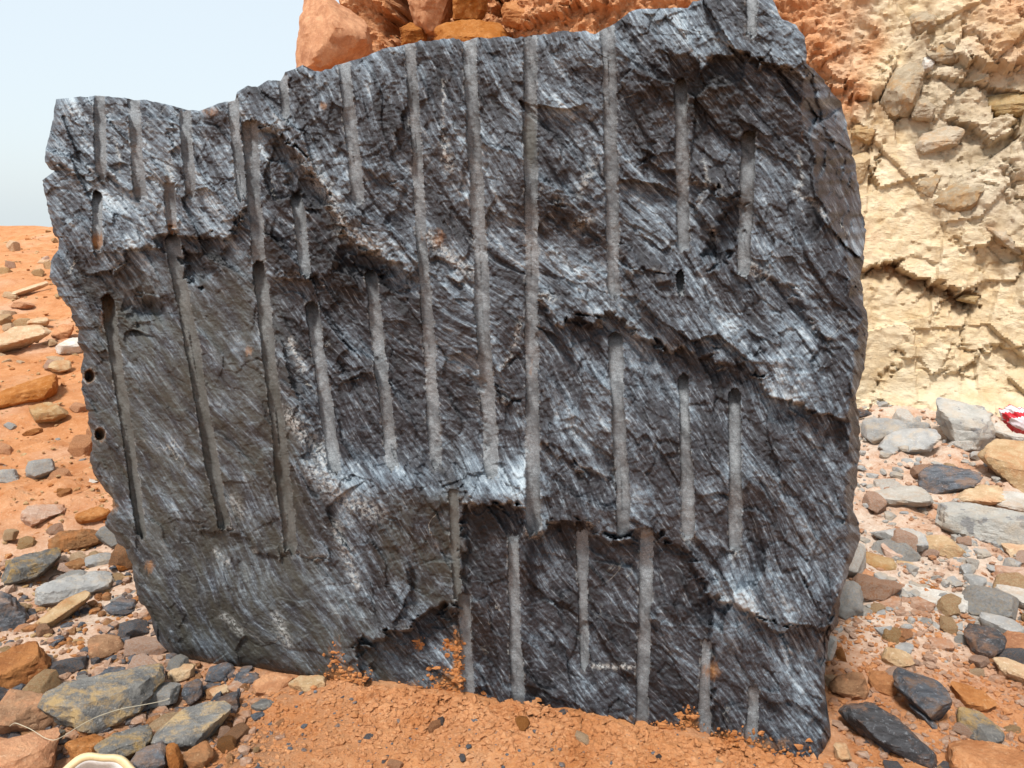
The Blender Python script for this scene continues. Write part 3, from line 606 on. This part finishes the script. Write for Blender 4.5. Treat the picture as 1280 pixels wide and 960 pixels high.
# embedded boulders of the quarry wall (parts of it)
for poly, m, off, th, sp in (
 ([(366,94),(371,60),(378,20),(390,-60),(450,-60),(458,10),(486,44),(502,54),(470,74),(430,92),(400,104)],'orange',.80,.6,.45),
 ([(504,-60),(570,-60),(568,18),(546,44),(522,42),(511,10)],'orange',.05,.6,.3),
 ([(500,34),(514,26),(532,38),(536,58),(500,58)],'rust',.02,.6,.4),
 ([(568,-50),(604,-50),(610,12),(598,28),(562,30)],'orange',.02,.6,.3),
 ([(538,60),(548,32),(586,22),(622,28),(642,48),(640,70)],'orange',.12,.5,.5),
 ([(624,12),(640,-6),(668,4),(672,26),(650,34),(630,30)],'orange',.1,.5,.5),
 ([(1100,142),(1118,60),(1126,48),(1146,46),(1153,72),(1151,104),(1148,146),(1120,150)],'weathered',.12,.5,.82),
 ([(1138,148),(1150,118),(1168,134),(1165,152)],'weathered',.12,.6,.4),
 ([(1064,168),(1071,140),(1097,137),(1095,165),(1088,181),(1068,174)],'cream',.10,.5,.5),
 ([(1062,178),(1086,182),(1086,203),(1080,229),(1064,228)],'cream',.10,.5,.5),
 ([(1148,236),(1152,211),(1177,196),(1179,202),(1168,254),(1155,246)],'weathered',.14,.6,.6),
 ([(1181,200),(1205,192),(1222,205),(1229,240),(1213,276),(1190,269),(1170,256)],'weathered',.16,.6,.62),
 ([(1140,187),(1160,161),(1190,151),(1202,166),(1195,182),(1160,197)],'weathered',.06,.5,.5),
 ([(1150,94),(1156,66),(1171,63),(1166,86)],'white',.08,.6,.5),
 ([(1156,60),(1176,46),(1200,52),(1206,74),(1184,86),(1168,74)],'weathered',.05,.5,.5),
 ([(1216,274),(1238,252),(1262,286),(1282,322),(1250,304)],'weathered',.08,.5,.5),
 ([(1136,22),(1150,6),(1168,8),(1171,40),(1150,46)],'weathered',.05,.5,.5),
 ([(1230,120),(1262,104),(1300,112),(1300,150),(1252,146)],'cream',.03,.4,.5),
 ([(1205,368),(1222,370),(1218,380),(1196,376)],'cream',.05,.6,.4)):
    traced_stone(poly, ST[m], None, 'embedded_boulder', th, sp, on=off*.45-.03, parent=CLIFF, level=5, rough=1.3)
# loose stones, each one its own thing
S_ = [
 # right of the block, cliff foot
 ([(1078,518),(1098,515),(1134,527),(1110,554),(1097,557),(1080,546)],'grey','pale grey angular stone at the cliff foot, left of a rounded one',.5,.55),
 ([(1132,528),(1168,527),(1172,540),(1160,561),(1122,576),(1104,564),(1112,548)],'grey','pale grey wedge with dark lower edge at the cliff foot',.5,.62),
 ([(1070,511),(1085,511),(1091,517),(1076,524)],'dark','little dark stone peeping past the right edge of the block',.5,.4),
 ([(1172,500),(1190,494),(1226,507),(1240,546),(1226,562),(1200,573),(1188,556),(1175,530)],'spot','upright cream and grey boulder leaning on the cliff, left of the plastic bag',.6,.4),
 ([(1230,577),(1250,550),(1285,545),(1315,560),(1315,602),(1280,620),(1254,597)],'tan','rusty tan block cut by the right picture edge, below the plastic bag',.6,.5),
 ([(1258,466),(1272,402),(1330,396),(1330,486),(1278,488),(1260,479)],'grey','grey boulder above the red and white plastic bag at the right edge',.6,.45),
 ([(1236,538),(1260,526),(1310,545),(1310,564),(1262,556)],'white','whitish flat stone directly under the plastic bag',.6,.5),
 ([(1152,602),(1170,577),(1212,574),(1234,580),(1219,604),(1182,623),(1157,621)],'slate','blue grey flat slate on top of the slab pile at right',.5,.86),
 ([(1178,628),(1218,605),(1237,586),(1253,590),(1257,621),(1226,634),(1190,635)],'tan','pinkish tan wedge under the blue grey flat slate',.5,.7),
 ([(1085,627),(1120,603),(1150,601),(1163,626),(1112,636)],'white','pale flat wedge left of the blue grey slate, near the block',.6,.7),
 ([(1140,641),(1155,630),(1280,636),(1345,645),(1345,682),(1280,685),(1200,680),(1155,667)],'spot','long spotted pale slab reaching the right picture edge',.4,.35),
 ([(1243,628),(1265,614),(1330,620),(1330,646),(1250,642)],'white','whitish slab behind the long spotted slab',.5,.6),
 ([(1084,670),(1140,650),(1159,673),(1152,697),(1120,684),(1090,682)],'grey','grey wedge propped against the left end of the spotted slab',.5,.5),
 ([(1157,669),(1185,667),(1207,686),(1200,699),(1160,697)],'tan','tan block tucked under the long spotted slab',.6,.45),
 ([(1255,687),(1310,678),(1310,708),(1270,708)],'tan','tan stone below the right end of the spotted slab',.6,.5),
 ([(1242,713),(1310,704),(1310,734),(1245,734)],'pink','pinkish tan stone at the right edge, below the spotted slab',.6,.5),
 ([(1246,738),(1310,730),(1310,770),(1262,756)],'white','pale striped stone at the right picture edge',.5,.6),
 ([(1235,760),(1262,755),(1280,790),(1250,800),(1225,780)],'grey','grey stone just above the charcoal chip at right',.5,.6),
 ([(1204,786),(1215,774),(1240,779),(1258,795),(1235,826),(1211,813)],'dark','charcoal angular chip lying on pale dust at right',.5,.7),
 ([(1246,816),(1262,794),(1315,788),(1315,830),(1256,832)],'rust','rounded rusty boulder at the right picture edge',.7,.5),
 ([(1246,834),(1260,828),(1315,832),(1315,858),(1256,852)],'tan','tan cobble below the rounded rusty boulder',.6,.5),
 ([(1092,723),(1104,721),(1110,732),(1098,737)],'dark','little charcoal pebble left of an orange cobble, right of the block',.6,.5),
 ([(1108,724),(1119,721),(1133,738),(1114,743)],'orange','orange cobble right of a little charcoal pebble',.7,.5),
 ([(1068,700),(1100,712),(1098,738),(1060,735),(1056,715)],'orange','orange earthy stone by the right edge of the block',.6,.5),
 ([(1080,690),(1112,694),(1122,712),(1100,720),(1078,706)],'tan','tan stone below the propped grey wedge',.6,.5),
 ([(1100,680),(1128,685),(1135,700),(1112,704)],'pink','small pinkish stone below the propped grey wedge',.6,.5),
 ([(1120,700),(1140,700),(1142,714),(1124,716)],'tan','small tan cobble midway between the block and the spotted slab',.6,.5),
 ([(1135,751),(1150,743),(1171,750),(1161,771),(1140,769)],'pink','pinkish angular stone on the dusty slope at right',.6,.5),
 ([(1118,735),(1160,722),(1205,735),(1210,756),(1180,765),(1140,748)],'white','broad flat whitish stone set in the dusty slope',.35,.8),
 ([(1150,730),(1166,728),(1170,742),(1155,746)],'rust','small rusty stone lying on the broad flat whitish stone',.6,.5),
 ([(1095,745),(1125,740),(1128,762),(1100,766)],'pink','dusty pink stone at the right of the block, below the orange cobble',.6,.6),
 ([(1160,800),(1185,792),(1192,808),(1170,818)],'pink','dusty pink stone left of the charcoal chip',.6,.6),
 ([(1032,792),(1041,780),(1045,808),(1036,842),(1030,830)],'white','narrow whitish stone right behind the lower right edge of the block',.6,.3),
 ([(1036,868),(1050,842),(1075,839),(1086,866),(1064,875)],'brown','brown stone beside the lower right edge of the block',.6,.5),
 ([(1085,838),(1114,836),(1122,868),(1090,870)],'rust','rusty stone between a brown stone and the big slate shard',.6,.5),
 ([(1108,812),(1132,808),(1142,826),(1120,838),(1104,830)],'tan','tan rounded stone above the big slate shard',.6,.5),
 ([(1119,842),(1140,825),(1166,835),(1197,850),(1192,866),(1202,894),(1207,922),(1166,897),(1124,872)],'slate','big jagged blue slate shard at lower right',.45,.55),
 ([(1198,892),(1220,887),(1254,910),(1246,930),(1204,927)],'olive','grey brown stone at the lower end of the big slate shard',.6,.5),
 ([(1050,908),(1074,880),(1100,884),(1160,924),(1168,948),(1130,940),(1080,926)],'dark','charcoal slate half buried in orange soil at lower right',.5,.45),
 ([(1130,883),(1140,877),(1176,905),(1171,913)],'slate','thin slate splinter between the two large slate pieces',.5,.5),
 ([(1190,858),(1226,853),(1246,872),(1216,892),(1196,880)],'orange','orange brown stone right of the big slate shard',.6,.6),
 ([(1192,946),(1220,930),(1310,928),(1310,985),(1200,985)],'orange','large orange brown boulder in the lower right corner',.6,.5),
 ([(1040,930),(1056,926),(1066,944),(1048,952)],'tan','small tan clod stone at the foot of the half buried charcoal slate',.6,.5),
 # left of the block
 ([(28,640),(35,628),(75,624),(78,645),(36,658)],'pink','flat pinkish stone on the slope left of the block',.6,.6),
 ([(58,676),(80,662),(112,665),(141,681),(110,689),(64,687)],'brown','long brown flat stone touching the left edge of the block',.5,.35),
 ([(8,712),(20,690),(70,682),(81,700),(60,714),(45,730),(6,730)],'olive','grey stone with rounded top below the long brown flat stone',.6,.5),
 ([(36,736),(70,720),(120,712),(169,740),(146,748),(100,752),(70,752),(44,748)],'grey','long pale grey and tan slab left of the block',.5,.6),
 ([(-30,733),(8,737),(34,791),(0,798),(-30,795)],'slate','dark blue grey stone cut by the left picture edge',.6,.35),
 ([(44,768),(76,752),(108,743),(110,756),(82,774),(60,784)],'tan','tan elongated stone in front of the long pale slab',.6,.5),
 ([(131,754),(150,746),(171,752),(165,767),(142,770)],'slate','small blue grey chip close to the left edge of the block',.6,.6),
 ([(110,802),(118,788),(146,794),(158,816),(150,824),(114,820)],'brown','brown angular stone behind the big ochre stained slab',.6,.5),
 ([(-20,812),(20,802),(45,811),(59,840),(52,864),(25,867),(-20,854)],'rust','rounded rusty boulder at the left picture edge',.7,.5),
 ([(-4,876),(20,852),(50,860),(66,880),(97,905),(66,920),(30,918),(3,905)],'brown','dark brown boulder left of the big ochre stained slab',.7,.5),
 ([(-25,860),(4,852),(18,878),(6,902),(-25,900)],'dark','black splintery stone at the left edge between two boulders',.6,.4),
 ([(60,872),(70,845),(110,825),(150,828),(207,836),(200,862),(156,905),(100,913)],'olive','big blue grey slab with ochre stains in the lower left rubble',.4,.8),
 ([(106,852),(124,838),(160,829),(152,846),(130,859)],'slate','small flat slate lying on the big ochre stained slab',.5,.7),
 ([(-25,914),(15,911),(56,914),(70,926),(52,975),(-25,980)],'orange','flat orange brown rock in the lower left corner',.5,.8),
 ([(86,922),(112,914),(128,930),(120,952),(92,950)],'orange','orange stone just above the cream curved rim',.6,.5),
 ([(124,922),(150,912),(186,914),(186,936),(160,952),(130,944)],'olive','grey brown stone right of the orange stone, above the cream rim',.6,.5),
 ([(166,944),(182,928),(206,924),(207,960),(172,972)],'slate','grey splintered stone right of the cream curved rim',.6,.5),
 ([(188,910),(228,880),(262,874),(303,884),(272,914),(238,938),(212,928)],'olive','slanting grey slab with orange top left of the orange soil mound',.5,.6),
 ([(208,925),(218,918),(228,950),(222,975),(212,970)],'rust','narrow upright rusty splinter near the bottom edge',.6,.4),
 ([(228,938),(256,926),(270,948),(244,966)],'brown','small brown stone beside the narrow upright splinter',.6,.5),
 ([(256,842),(262,830),(289,827),(292,848),(279,857),(258,853)],'slate','grey stone wedged under the lower left corner of the block',.6,.5),
 ([(290,846),(300,832),(319,835),(311,853)],'slate','small grey stone right of another under the block',.6,.5),
 ([(226,867),(234,852),(253,848),(253,872),(235,882)],'slate','upright blue grey stone below the lower left corner of the block',.6,.4),
 ([(211,838),(225,827),(243,834),(239,851),(215,853)],'tan','ochre tan stone right of the big stained slab under the block',.6,.5),
 ([(317,852),(330,840),(361,841),(367,858),(346,874),(320,870)],'orange','orange stone under the bottom edge of the block',.6,.5),
 ([(359,852),(375,841),(406,849),(409,866),(380,873)],'tan','yellowish stone right of the orange one under the block',.6,.5),
 ([(268,872),(297,864),(299,890),(275,894)],'dark','dark stone at the left rim of the orange soil mound',.6,.5),
 ([(258,856),(282,856),(286,868),(266,874)],'tan','small ochre stone below the wedged grey stone',.6,.5),
 ([(312,876),(336,870),(346,886),(322,894)],'olive','ochre and grey stone half sunk in the soil under the block',.6,.5),
 # slope at left
 ([(-10,432),(18,405),(50,405),(63,420),(30,433),(-5,441)],'tan','tan boulder with shaded foot on the slope at the left edge',.7,.6),
 ([(-10,490),(20,482),(62,468),(70,478),(67,496),(40,509),(-10,510)],'orange','large flat topped orange tan rock on the left slope',.6,.4),
 ([(40,506),(60,500),(86,520),(62,531),(46,526)],'tan','tan stone in front of the flat topped orange rock',.6,.5),
 ([(70,432),(95,414),(101,420),(99,443),(75,442)],'white','whitish grey stone on the slope touching the outline of the block',.6,.6),
 ([(64,421),(78,402),(93,410),(81,426)],'orange','orange tan stone behind the whitish grey stone',.6,.5),
 ([(61,459),(70,448),(87,450),(87,463),(72,467)],'tan','tan stone right of the large flat topped rock',.6,.6),
 ([(93,602),(110,596),(121,604),(108,610)],'white','small pale flat stone on bare orange soil left of the block',.5,.7),
 ([(2,370),(58,350),(63,356),(20,372)],'tan','long low tan ledge stone high on the left slope',.6,.5),
 ([(30,406),(44,396),(60,398),(58,408)],'tan','tan stone behind the tan boulder on the left slope',.6,.5),
 ([(96,640),(122,634),(140,644),(120,656),(100,654)],'orange','orange stone by the notch in the left edge of the block',.6,.5),
 ([(110,692),(138,690),(150,702),(128,712),(108,706)],'grey','small grey tan stone under the long brown flat stone',.6,.5),
 ([(144,704),(160,700),(168,712),(150,716)],'rust','small rusty stone against the left edge of the block',.6,.5),
 ([(82,702),(104,696),(112,710),(90,716)],'brown','small brown stone above the long pale slab',.6,.5),
]
for i, e in enumerate(S_):
    poly, m, lab, th, sp = e
    big = np.ptp(np.array(poly)[:, 0]) > 60
    traced_stone(poly, ST[m], lab, 'slab' if ('slab' in lab and 'under' not in lab and 'below' not in lab and 'behind' not in lab and 'front' not in lab) else 'boulder' if lab.split(',')[0].find('boulder') > 0 and 'by' not in lab else 'stone', th, sp, level=5 if big else 4, rough=1.0)
# ------------------------------------------------------------------ scattered stones (alike, shared meshes)
def lump(level, seed, flatness, rough=1.0):
    r = random.Random(seed); N, D = [], []
    for ax in range(3):
        for sg in (-1, 1):
            v = np.array([r.uniform(-.28, .28) for _ in range(3)]); v[ax] = sg; N.append(v/np.linalg.norm(v)); D.append(r.uniform(.55, .85))
    for i in range(5):
        v = np.array([r.gauss(0, 1) for _ in range(3)]); N.append(v/np.linalg.norm(v)); D.append(r.uniform(.62, .95))
    p, f = hull_mesh('s', np.array(N), np.array(D), level, rough, seed, 1.0)
    p = p*np.array([1.15, r.uniform(.7, 1.0), flatness]); p[:, 2] -= p[:, 2].min(); return p, f
VARS = {}
def variant(mat, k):
    if (mat, k) not in VARS:
        p, f = lump(4, 100+k*7, (.4, .6, .75, .5, .28, .65)[k % 6]); me = stone_mesh('stone', p, f); me.materials.append(ST[mat]); VARS[(mat, k)] = me
    return VARS[(mat, k)]
TONE = {'tan': 'tan', 'orange': 'orange', 'pink': 'pinkish', 'grey': 'pale grey', 'brown': 'brown', 'olive': 'ochre grey', 'slate': 'blue grey', 'rust': 'rusty', 'white': 'whitish', 'dark': 'charcoal'}
SHAPE = ('flattish', 'angular', 'chunky', 'wedge-shaped', 'thin', 'blunt')
def short(lab):
    for w in (',', ' at ', ' on ', ' with ', ' cut ', ' touching ', ' under', ' below', ' behind', ' left ', ' right ', ' above', ' between', ' in ', ' by ', ' lying', ' beside', ' reaching', ' tucked', ' propped', ' against', ' close', ' directly', ' just', ' wedged', ' set ', ' half', ' peeping', ' leaning', ' midway', ' near', ' strewn', ' beneath'):
        k = lab.find(w)
        if k > 0: lab = lab[:k]
    return lab
ANCH = [(np.array(e[0]).mean(0), e[2], short(e[2])) for e in S_]
_c = {}
for a in ANCH: _c[a[2]] = _c.get(a[2], 0)+1
ANCH = [(c, q) for c, l, q in ANCH if _c[q] == 1 and len(q.split()) >= 3]
USED = set()
def scatter(n, region, mats, smin, smax, where, group, seed):
    r = random.Random(seed); made = 0; tries = 0
    while made < n and tries < n*40:
        tries += 1
        x0, y0, x1, y1 = region; px, py = r.uniform(x0, x1), r.uniform(y0, y1)
        t, p = hit_ground(px, py)
        if t > 22: continue
        fy = FACE_Y0-TA*p[0]
        if -1.38 < p[0] < 1.12 and fy-.02 < p[1] < fy+1.2: continue
        sp = smin+(smax-smin)*r.random()**1.6; s = sp*t/F_PX/2
        m = r.choice(mats); kk = r.randrange(6); (ac, an) = min(ANCH, key=lambda a: (a[0][0]-px)**2+(a[0][1]-py)**2); dx, dy = px-ac[0], py-ac[1]
        far = math.hypot(dx, dy) > 110
        rel = ('right of' if dx > 0 else 'left of') if abs(dx) > abs(dy) else ('in front of' if dy > 0 else 'behind')
        size = 'tiny' if sp < smin+.2*(smax-smin) else 'small' if sp < smin+.6*(smax-smin) else 'larger'
        lab = f"{size} {SHAPE[kk]} {TONE[m]} stone {where}" if far else f"{size} {SHAPE[kk]} {TONE[m]} stone {rel} the {an}"
        if lab in USED: continue
        USED.add(lab); o = link('stone', variant(m, kk))
        o.location = (p[0], p[1], float(ground_z(np.array([p[0]]), np.array([p[1]]))[0])-.28*s); o.scale = (s*r.uniform(.8, 1.35), s*r.uniform(.8, 1.2), s*r.uniform(.8, 1.3)); o.rotation_euler = (r.uniform(-.3, .3), r.uniform(-.3, .3), r.uniform(0, 6.28))
        tag(o, lab, 'stone', group); made += 1
scatter(44, (-30, 292, 150, 470), ['tan', 'orange', 'tan', 'pink', 'tan'], 9, 34, 'high on the left slope', 'stones strewn over the upper left slope', 1)
scatter(36, (-30, 470, 190, 720), ['tan', 'orange', 'pink', 'orange', 'grey'], 12, 46, 'on the orange ground left of the block', 'stones on the orange ground left of the block', 2)
scatter(46, (-30, 690, 330, 950), ['pink', 'brown', 'olive', 'slate', 'tan', 'grey', 'grey', 'white'], 16, 54, 'in the lower left rubble', 'broken stones in the lower left rubble', 3)
scatter(46, (1040, 520, 1310, 790), ['tan', 'pink', 'white', 'grey', 'grey', 'white', 'pink'], 18, 66, 'between the slabs right of the block', 'dusty stones between the slabs right of the block', 4)
scatter(36, (1040, 770, 1310, 970), ['orange', 'pink', 'tan', 'grey', 'slate', 'pink'], 12, 38, 'in the orange soil at lower right', 'stones in the orange soil at lower right', 5)
scatter(14, (300, 890, 960, 960), ['slate', 'orange', 'dark', 'slate', 'rust', 'tan'], 9, 26, 'on the orange soil mound in front', 'stone chips on the orange soil mound', 6)
# ------------------------------------------------------------------ gravel and clods nobody could count
def stuff_stones(name, n, region, smin, smax, mat, seed, label, cat, along_block=False, level=1, flat=False):
    r = np.random.RandomState(seed); dirs, f0 = ico(level); V, Fs = [], []; base = 0
    xs = []; k = 0
    while k < n:
        if along_block:
            x = r.uniform(-.55, .95); y = FACE_Y0-TA*x-abs(r.normal(0, .09))-.01
        else:
            t, p = hit_ground(r.uniform(region[0], region[2]), r.uniform(region[1], region[3])); x, y = p[0]+r.normal(0, .05), p[1]+r.normal(0, .08)
            fy = FACE_Y0-TA*x
            if t > 16 or (-1.3 < x < 1.1 and fy+.02 < y < fy+1.1): k += 1; continue
        dist = math.hypot(x, y); s = (smin+(smax-smin)*r.rand()**3)*max(1, dist/6)
        sc = s*np.array([r.uniform(.7, 1.3), r.uniform(.7, 1.3), r.uniform(.45, .9)]); a = r.uniform(0, 6.28); ca, sa = math.cos(a), math.sin(a)
        nn = np.concatenate([np.eye(3), -np.eye(3), r.randn(3, 3)])+.25*r.randn(9, 3); nn /= np.linalg.norm(nn, axis=1)[:, None]; dt = dirs@nn.T; p = dirs*np.minimum(1.3, np.where(dt > .1, r.uniform(.45, .95, 9)[None]/np.maximum(dt, .1), 9).min(1))[:, None]*sc if flat else dirs*(1+.28*r.randn(len(dirs), 1))*sc; p = np.stack([p[:, 0]*ca-p[:, 1]*sa, p[:, 0]*sa+p[:, 1]*ca, p[:, 2]], -1)
        V.append(p+np.array([x, y, 0])); xs.append((x, y, s)); Fs.append(f0+base); base += len(dirs); k += 1
    q = np.array(xs); z = ground_z(q[:, 0], q[:, 1])+.1*q[:, 2]
    if along_block:      # clods banked up against the face
        gap = np.maximum(FACE_Y0-TA*q[:, 0]-q[:, 1], 0); z = z+np.maximum(0, .05-gap*.5)*np.clip(.35+.9*fbm2(q[:, 0]*5, q[:, 0]*0, 2, 9), 0, 1)*r.rand(len(q))
    V = np.concatenate([v+np.array([0, 0, zz]) for v, zz in zip(V, z)]); Fs = np.concatenate(Fs)
    one = np.zeros(len(V))
    o = link(name, make_mesh(name, V, Fs, {'dust': one+.1, 'dark': one}, smooth=False), mat)
    return kind(o, 'stuff', label, cat)
stuff_stones('gravel', 1500, (-40, 290, 210, 830), .004, .022, ST['tan'], 1, 'fine tan gravel strewn over the ground left of the block', 'gravel', flat=True)
stuff_stones('gravel', 900, (-40, 290, 210, 830), .004, .024, ST['orange'], 11, 'loose orange gravel strewn over the slope left of the block', 'gravel', flat=True)
stuff_stones('gravel', 900, (1040, 500, 1320, 800), .006, .045, ST['grey'], 12, 'pale grey chips filling the gaps between the slabs at right', 'gravel', flat=True, level=2)
stuff_stones('gravel', 3000, (1040, 500, 1320, 970), .004, .028, ST['pink'], 2, 'fine pinkish gravel between the stones right of the block', 'gravel', flat=True)
stuff_stones('gravel', 420, (240, 850, 1000, 965), .003, .014, ST['slate'], 21, 'little blue grey chips sprinkled over the orange soil in front', 'gravel', flat=True)
stuff_stones('soil_crumbs', 2600, (1030, 740, 1310, 968), .003, .014, MAT_SOIL, 23, 'loose orange soil crumbs right of the block', 'soil')
stuff_stones('soil_crumbs', 10500, (240, 840, 1000, 965), .0018, .0105, MAT_SOIL, 3, 'loose orange soil crumbs in front of the block', 'soil')
stuff_stones('soil_crumbs', 4500, None, .003, .017, MAT_SOIL, 4, 'orange soil clods heaped along the foot of the block', 'soil', along_block=True)
stuff_stones('rubble', 900, (-40, 690, 320, 965), .006, .034, ST['pink'], 6, 'small dusty pinkish rubble filling the gaps at lower left', 'rubble', flat=True, level=2)
stuff_stones('rubble', 600, (-40, 690, 320, 965), .006, .030, ST['brown'], 5, 'small brown rubble filling the gaps at lower left', 'rubble', flat=True, level=2)
stuff_stones('rubble', 600, (-40, 690, 330, 965), .006, .035, ST['slate'], 15, 'small blue grey chips filling the gaps at lower left', 'rubble', flat=True, level=2)
def stuck_mud():
    r = np.random.RandomState(8); B = BLOCK_P[425:, ::2]; bp = B.reshape(-1, 3); bx, by = project(bp); V, Fs = [], []; base = 0; dirs, f0 = ico(1)
    for cx, cy, rx, ry, n in ((432,850,22,12,90),(495,868,26,9,110),(555,866,14,18,90),(572,840,5,26,60),(592,884,16,9,80),(645,890,30,8,110),(420,822,6,12,18),(700,898,22,7,50),(860,905,9,14,50),(830,915,14,10,50),(905,928,26,10,100),(945,940,18,12,70),(525,806,5,6,12),(560,808,7,6,16),(985,945,24,8,40)):
        for _ in range(int(n*2.2)):
            px, py = r.normal(cx, rx*.75), r.normal(cy, ry*.75); k = np.argmin((bx-px)**2+(by-py)**2); s_ = .002+.0085*r.rand()**2
            p = dirs*(1+.3*r.randn(len(dirs), 1))*s_*np.array([r.uniform(.7, 1.5), .5, r.uniform(.6, 1.2)]); V.append(p+bp[k]-np.array([0, .12*s_, 0])); Fs.append(f0+base); base += len(dirs)
    V = np.concatenate(V); z = np.zeros(len(V))
    kind(link('mud', make_mesh('mud', V, np.concatenate(Fs), {'dust': z, 'dark': z}, smooth=False), MAT_SOIL), 'stuff', 'orange mud crumbs stuck to the foot of the dark block', 'mud')
stuck_mud()
# ------------------------------------------------------------------ litter
def plain(name, col, rough=.5, spec=.5, alpha=None):
    m = NT(name); ob = m.coord(); n = m.noise(ob, 60, 4, .6)
    return m.done(m.mix(m.ramp(n, .3, .7), tuple(c*.82 for c in col), col), rough, m.bump(n, .3, .002), spec)
def plastic_bag():
    t, p = hit_ground(1268, 560); t -= .25; c = CAM+ray(1277, 524)*t; s = .12
    nu, nv = 60, 40; u = np.linspace(0, 2*math.pi, nu, endpoint=False); v = np.linspace(.02, math.pi-.02, nv); U, V_ = np.meshgrid(u, v)
    dx = np.sin(V_)*np.cos(U); dy = np.sin(V_)*np.sin(U); dz = np.cos(V_); q = np.stack([dx, dy, dz], -1).reshape(-1, 3)
    r = 1+.16*facets2(U*1.6, V_*2.2, 4).ravel()+.10*fbm3(q*3, 3, 8)
    P = q*r[:, None]*np.array([.16, .07, .075]); rot = -.5; P = np.stack([P[:, 0]*math.cos(rot)-P[:, 2]*math.sin(rot), P[:, 1], P[:, 0]*math.sin(rot)+P[:, 2]*math.cos(rot)], -1)*.9
    idx = np.arange(nu*nv).reshape(nv, nu); nx = np.roll(idx, -1, 1)
    Q = np.stack([idx[:-1], idx[1:], nx[1:], nx[:-1]], -1).reshape(-1, 4)
    root = bpy.data.objects.new('plastic_bag', None); C.objects.link(root); root.location = c+np.array([.0, 0, -.01]); tag(root, 'crumpled white plastic bag with red stripes at the right picture edge', 'bag')
    band = (np.abs((U-2.6)[:-1]*.9+(V_-1.4)[:-1]) < .22) | (np.abs((U-4.1)[:-1]+(V_-1.2)[:-1]*.6) < .2) | (V_[:-1] > 2.35) | (np.abs((U-5.2)[:-1]-(V_-1.2)[:-1]*.5) < .16) | (np.abs((U-3.4)[:-1]+(V_-1.9)[:-1]*.8) < .1)
    b = band.ravel()
    v1, f1, _ = submesh(P, Q[~b], {}); link('white_film', make_mesh('white_film', v1, f1), plain('white_plastic', (.74, .66, .70), .28), root)
    v1, f1, _ = submesh(P, Q[b], {}); st = link('red_stripe', make_mesh('red_stripe', v1, f1), plain('red_plastic', (.62, .03, .045), .28), root)
plastic_bag()
def tube(name, pts, r, mat, parent=None, n=8):
    p = np.array(pts, float); tn = np.gradient(p, axis=0); tn /= np.linalg.norm(tn, axis=1)[:, None]
    a = np.cross(tn, [.1, .2, 1]); a /= np.linalg.norm(a, axis=1)[:, None]; b = np.cross(tn, a); th = np.linspace(0, 2*math.pi, n, endpoint=False)
    rr = np.broadcast_to(np.asarray(r, float), (len(p),))
    V = p[:, None]+rr[:, None, None]*(np.cos(th)[None, :, None]*a[:, None]+np.sin(th)[None, :, None]*b[:, None])
    idx = np.arange(len(p)*n).reshape(len(p), n); nx = np.roll(idx, -1, 1)
    return link(name, make_mesh(name, V.reshape(-1, 3), np.stack([idx[:-1], idx[1:], nx[1:], nx[:-1]], -1).reshape(-1, 4)), mat, parent)
def curved_rim():
    t, p = hit_ground(118, 975); t -= .10; Fw = ray(118, 990); c = CAM+Fw*t; Fw = Fw/np.linalg.norm(Fw); R_ = np.array([1., 0, 0]); U_ = np.cross(R_, Fw)
    base = c+np.array([0, 0, -.10])
    root = bpy.data.objects.new('curved_rim', None); C.objects.link(root); root.location = base; tag(root, 'cream curved rim of a discarded piece of litter at the bottom edge', 'litter')
    n = 72; a = np.linspace(0, 2*math.pi, n, endpoint=False); off = c-base; wob = 1+.05*np.sin(a*3+.6)+.03*np.sin(a*7)
    def ring(k, dep): return off+np.cos(a)[:, None]*wob[:, None]*R_*.128*k+np.sin(a)[:, None]*wob[:, None]*U_*.118*k+Fw*dep
    def wall(name, rows, mat):
        V = np.concatenate([ring(*q) for q in rows]); idx = np.arange(len(rows)*n).reshape(len(rows), n); nx = np.roll(idx, -1, 1)
        link(name, make_mesh(name, V, np.stack([idx[:-1], idx[1:], nx[1:], nx[:-1]], -1).reshape(-1, 4)), mat, root)
    wall('rim', [(1.02, .05), (1.03, .02), (1.0, .004), (.95, 0), (.88, .002), (.83, .010), (.81, .016)], plain('cream_rubber', (.68, .52, .29), .55))
    wall('lining', [(.815, .012), (.77, .016), (.72, .03), (.66, .05), (.60, .07)], plain('white_lining', (.76, .75, .72), .6))
    wall('insole', [(.62, .066), (.5, .075), (.25, .078), (.01, .078)], plain('brown_insole', (.16, .10, .07), .7))
curved_rim()
def wire():
    pts = []
    for px, py in ((12,908),(18,903),(26,906),(40,912),(56,923),(68,926),(80,920),(98,908),(120,896),(150,886),(180,881),(205,876),(212,873)):
        t, p = hit_ground(px, py+16); pts.append(CAM+ray(px, py)*(t-.10))
    P = np.array(pts); tt = np.linspace(0, len(P)-1, 80); sm = np.stack([np.interp(tt, np.arange(len(P)), P[:, i]) for i in range(3)], -1)
    for _ in range(6): sm[1:-1] = (sm[:-2]+2*sm[1:-1]+sm[2:])/4
    tag(tube('wire', sm, .0011, plain('pale_wire', (.50, .44, .32), .5), None, 6), 'thin pale wire strand trailing over the lower left rubble', 'wire')
wire()
